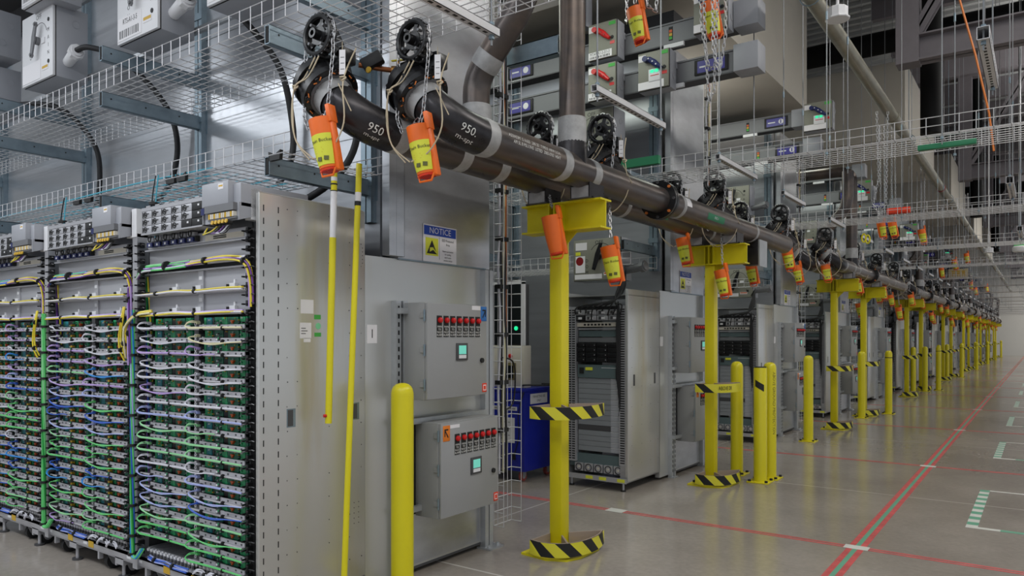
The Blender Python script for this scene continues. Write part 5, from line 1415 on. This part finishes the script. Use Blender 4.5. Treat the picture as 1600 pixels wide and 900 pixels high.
# steel roof trusses and black insulated ducts
def truss(i, y):
    b = MB()
    def ibeam(p0, p1, up, wd, h):
        p0, p1 = V(p0), V(p1); t_ = (p1-p0).normalized(); n_ = t_.cross(V(up)).normalized(); u_ = n_.cross(t_)
        for (a0,a1,c0,c1) in ((-wd/2,wd/2,-h/2,-h/2+.02),(-wd/2,wd/2,h/2-.02,h/2),(-.012,.012,-h/2,h/2)):
            vs = [p+n_*a+u_*c for p in (p0,p1) for a, c in ((a0,c0),(a1,c0),(a1,c1),(a0,c1))]
            b.add(vs,[(0,1,2,3),(7,6,5,4),(0,4,5,1),(1,5,6,2),(2,6,7,3),(3,7,4,0)],trus)
    ibeam((-1.55,y,5.28),(9,y,5.28),(0,0,1),.26,.34); ibeam((-3.2,y,7.6),(9,y,7.6),(0,0,1),.26,.3)
    b.box(-1.57,y-.14,5.09,-1.30,y+.14,7.5,trus)
    for k in range(4): ibeam((-1.4+2.5*k,y,5.4),(-.2+2.5*k,y,7.45),(0,1,0),.14,.14); ibeam((-.2+2.5*k,y,7.45),(1.05+2.5*k,y,5.4),(0,1,0),.12,.12)
    return tag(b.build('roof_truss', smooth=False), 'grey steel roof truss over the aisle, '+ORD[i]+' from the camera', 'truss', 'roof trusses')
for i in range(6): truss(i, 11+8.9*i)
black_ins = mat('black_pipe_insulation',(9,9,10),.7,0,.2,4,spec=.2)
for i, y in enumerate((14.0,22.1,30.2,38.3)):
    b = MB(); b.cyl((-9,y,6.55),(6,y,6.55),.19,black_ins,n=20); tag(b.build('insulated_pipe'), 'black insulated pipe crossing under the roof, '+ORD[i]+' from the camera', 'pipe', 'black insulated cross pipes')
for i, (x, y) in enumerate(((-1.27,11.85),(-1.27,20.75),(-1.27,29.6))):
    b = MB(); b.cyl((x,y,4.35),(x,y,7.9),.13,black_ins,n=18); tag(b.build('insulated_riser'), 'black insulated riser pipe hanging below the roof, '+ORD[i]+' from the camera', 'pipe', 'black insulated risers')
t = thing('orange_conduit', 'thin orange conduit slanting down from the roof at the upper right', 'conduit', (-.75,9.5,7))
b = MB(); b.tube([(-.86,9.0,6.2),(-.70,9.0,5.03),(-.56,9.0,4.42),(-.44,9.0,3.79),(-.40,9.0,3.4)],.010,orgc,n=8); b.build('tube', t, world=True)
b = MB(); b.bbox(-.79,6.53,2.955,-.40,6.58,2.995,grnp,.003); b.text('SERVICE',.03,(-1.1,6.548,3.0),(1,0,0),(0,0,1),pap) if False else None
tag(b.build('green_marker_strip'), 'thin green strip under the first crossing basket', 'strip')
b = MB(); b.box(-3.55,5.75,2.96,-2.62,5.80,3.03,grnp); tag(b.build('green_marker_strip', smooth=False), 'green painted strut end behind the hanging bars near the second row', 'strip')
b = MB(); b.tube([(-1.66,10.8,3.152),(-1.39,10.8,3.152)],.042,orgr,n=10); tag(b.build('red_tube'), 'red-orange tube lying in the second crossing basket', 'tube')
for q in (0,.07):
    b = MB(); b.tube([(-2.105+q*.75+.027*math.cos(a), 11.7, 2.935+.06*math.sin(a)-q*.3) for a in [2*PI*i/14 for i in range(14)]],.012,yelb,n=6,closed=True)
    tag(b.build('yellow_ring'), ('left','right')[q > 0]+' one of two small yellow rings hanging under the basket by the dark riser', 'ring', 'yellow rings')
b = MB(); b.bbox(-2.46,27.6,3.40,-1.92,27.64,3.68,MATS.get('sign_cream') or mat('sign_cream',(190,176,140),.6),.004)
for k in range(3): b.box(-2.36+.14*k,27.595,3.46,-2.28+.14*k,27.6,3.62,compy)
tag(b.build('hanging_sign'), 'small tan sign hanging deep in the aisle beside the orange buckets', 'sign')

# blue-grey channel bracket at the rear of the first row end, and the end stop under the pipes
b = MB(); b.box(-3.36,4.45,3.52,-2.80,4.455,3.655,galvb); b.box(-3.36,4.45,3.52,-2.80,4.52,3.526,galvb); b.box(-3.36,4.45,3.649,-2.80,4.52,3.655,galvb)
tag(b.build('channel_bracket', smooth=False), 'blue-grey steel channel reaching from the first row end to the thick vertical pipe', 'bracket')
t = thing('pipe_shoe', 'grey steel pipe shoe hanging from the outer pipe right of the second yellow beam', 'pipe support', (-2.53,7.98,2.3))
b = MB(); b.bbox(-2.62,7.9,2.27,-2.44,8.08,2.53,pipeb,.006); b.build('body', t, world=True); b = MB(); b.box(-2.44,7.86,2.25,-2.425,8.12,2.53,galvz); b.build('side_plate', t, world=True)
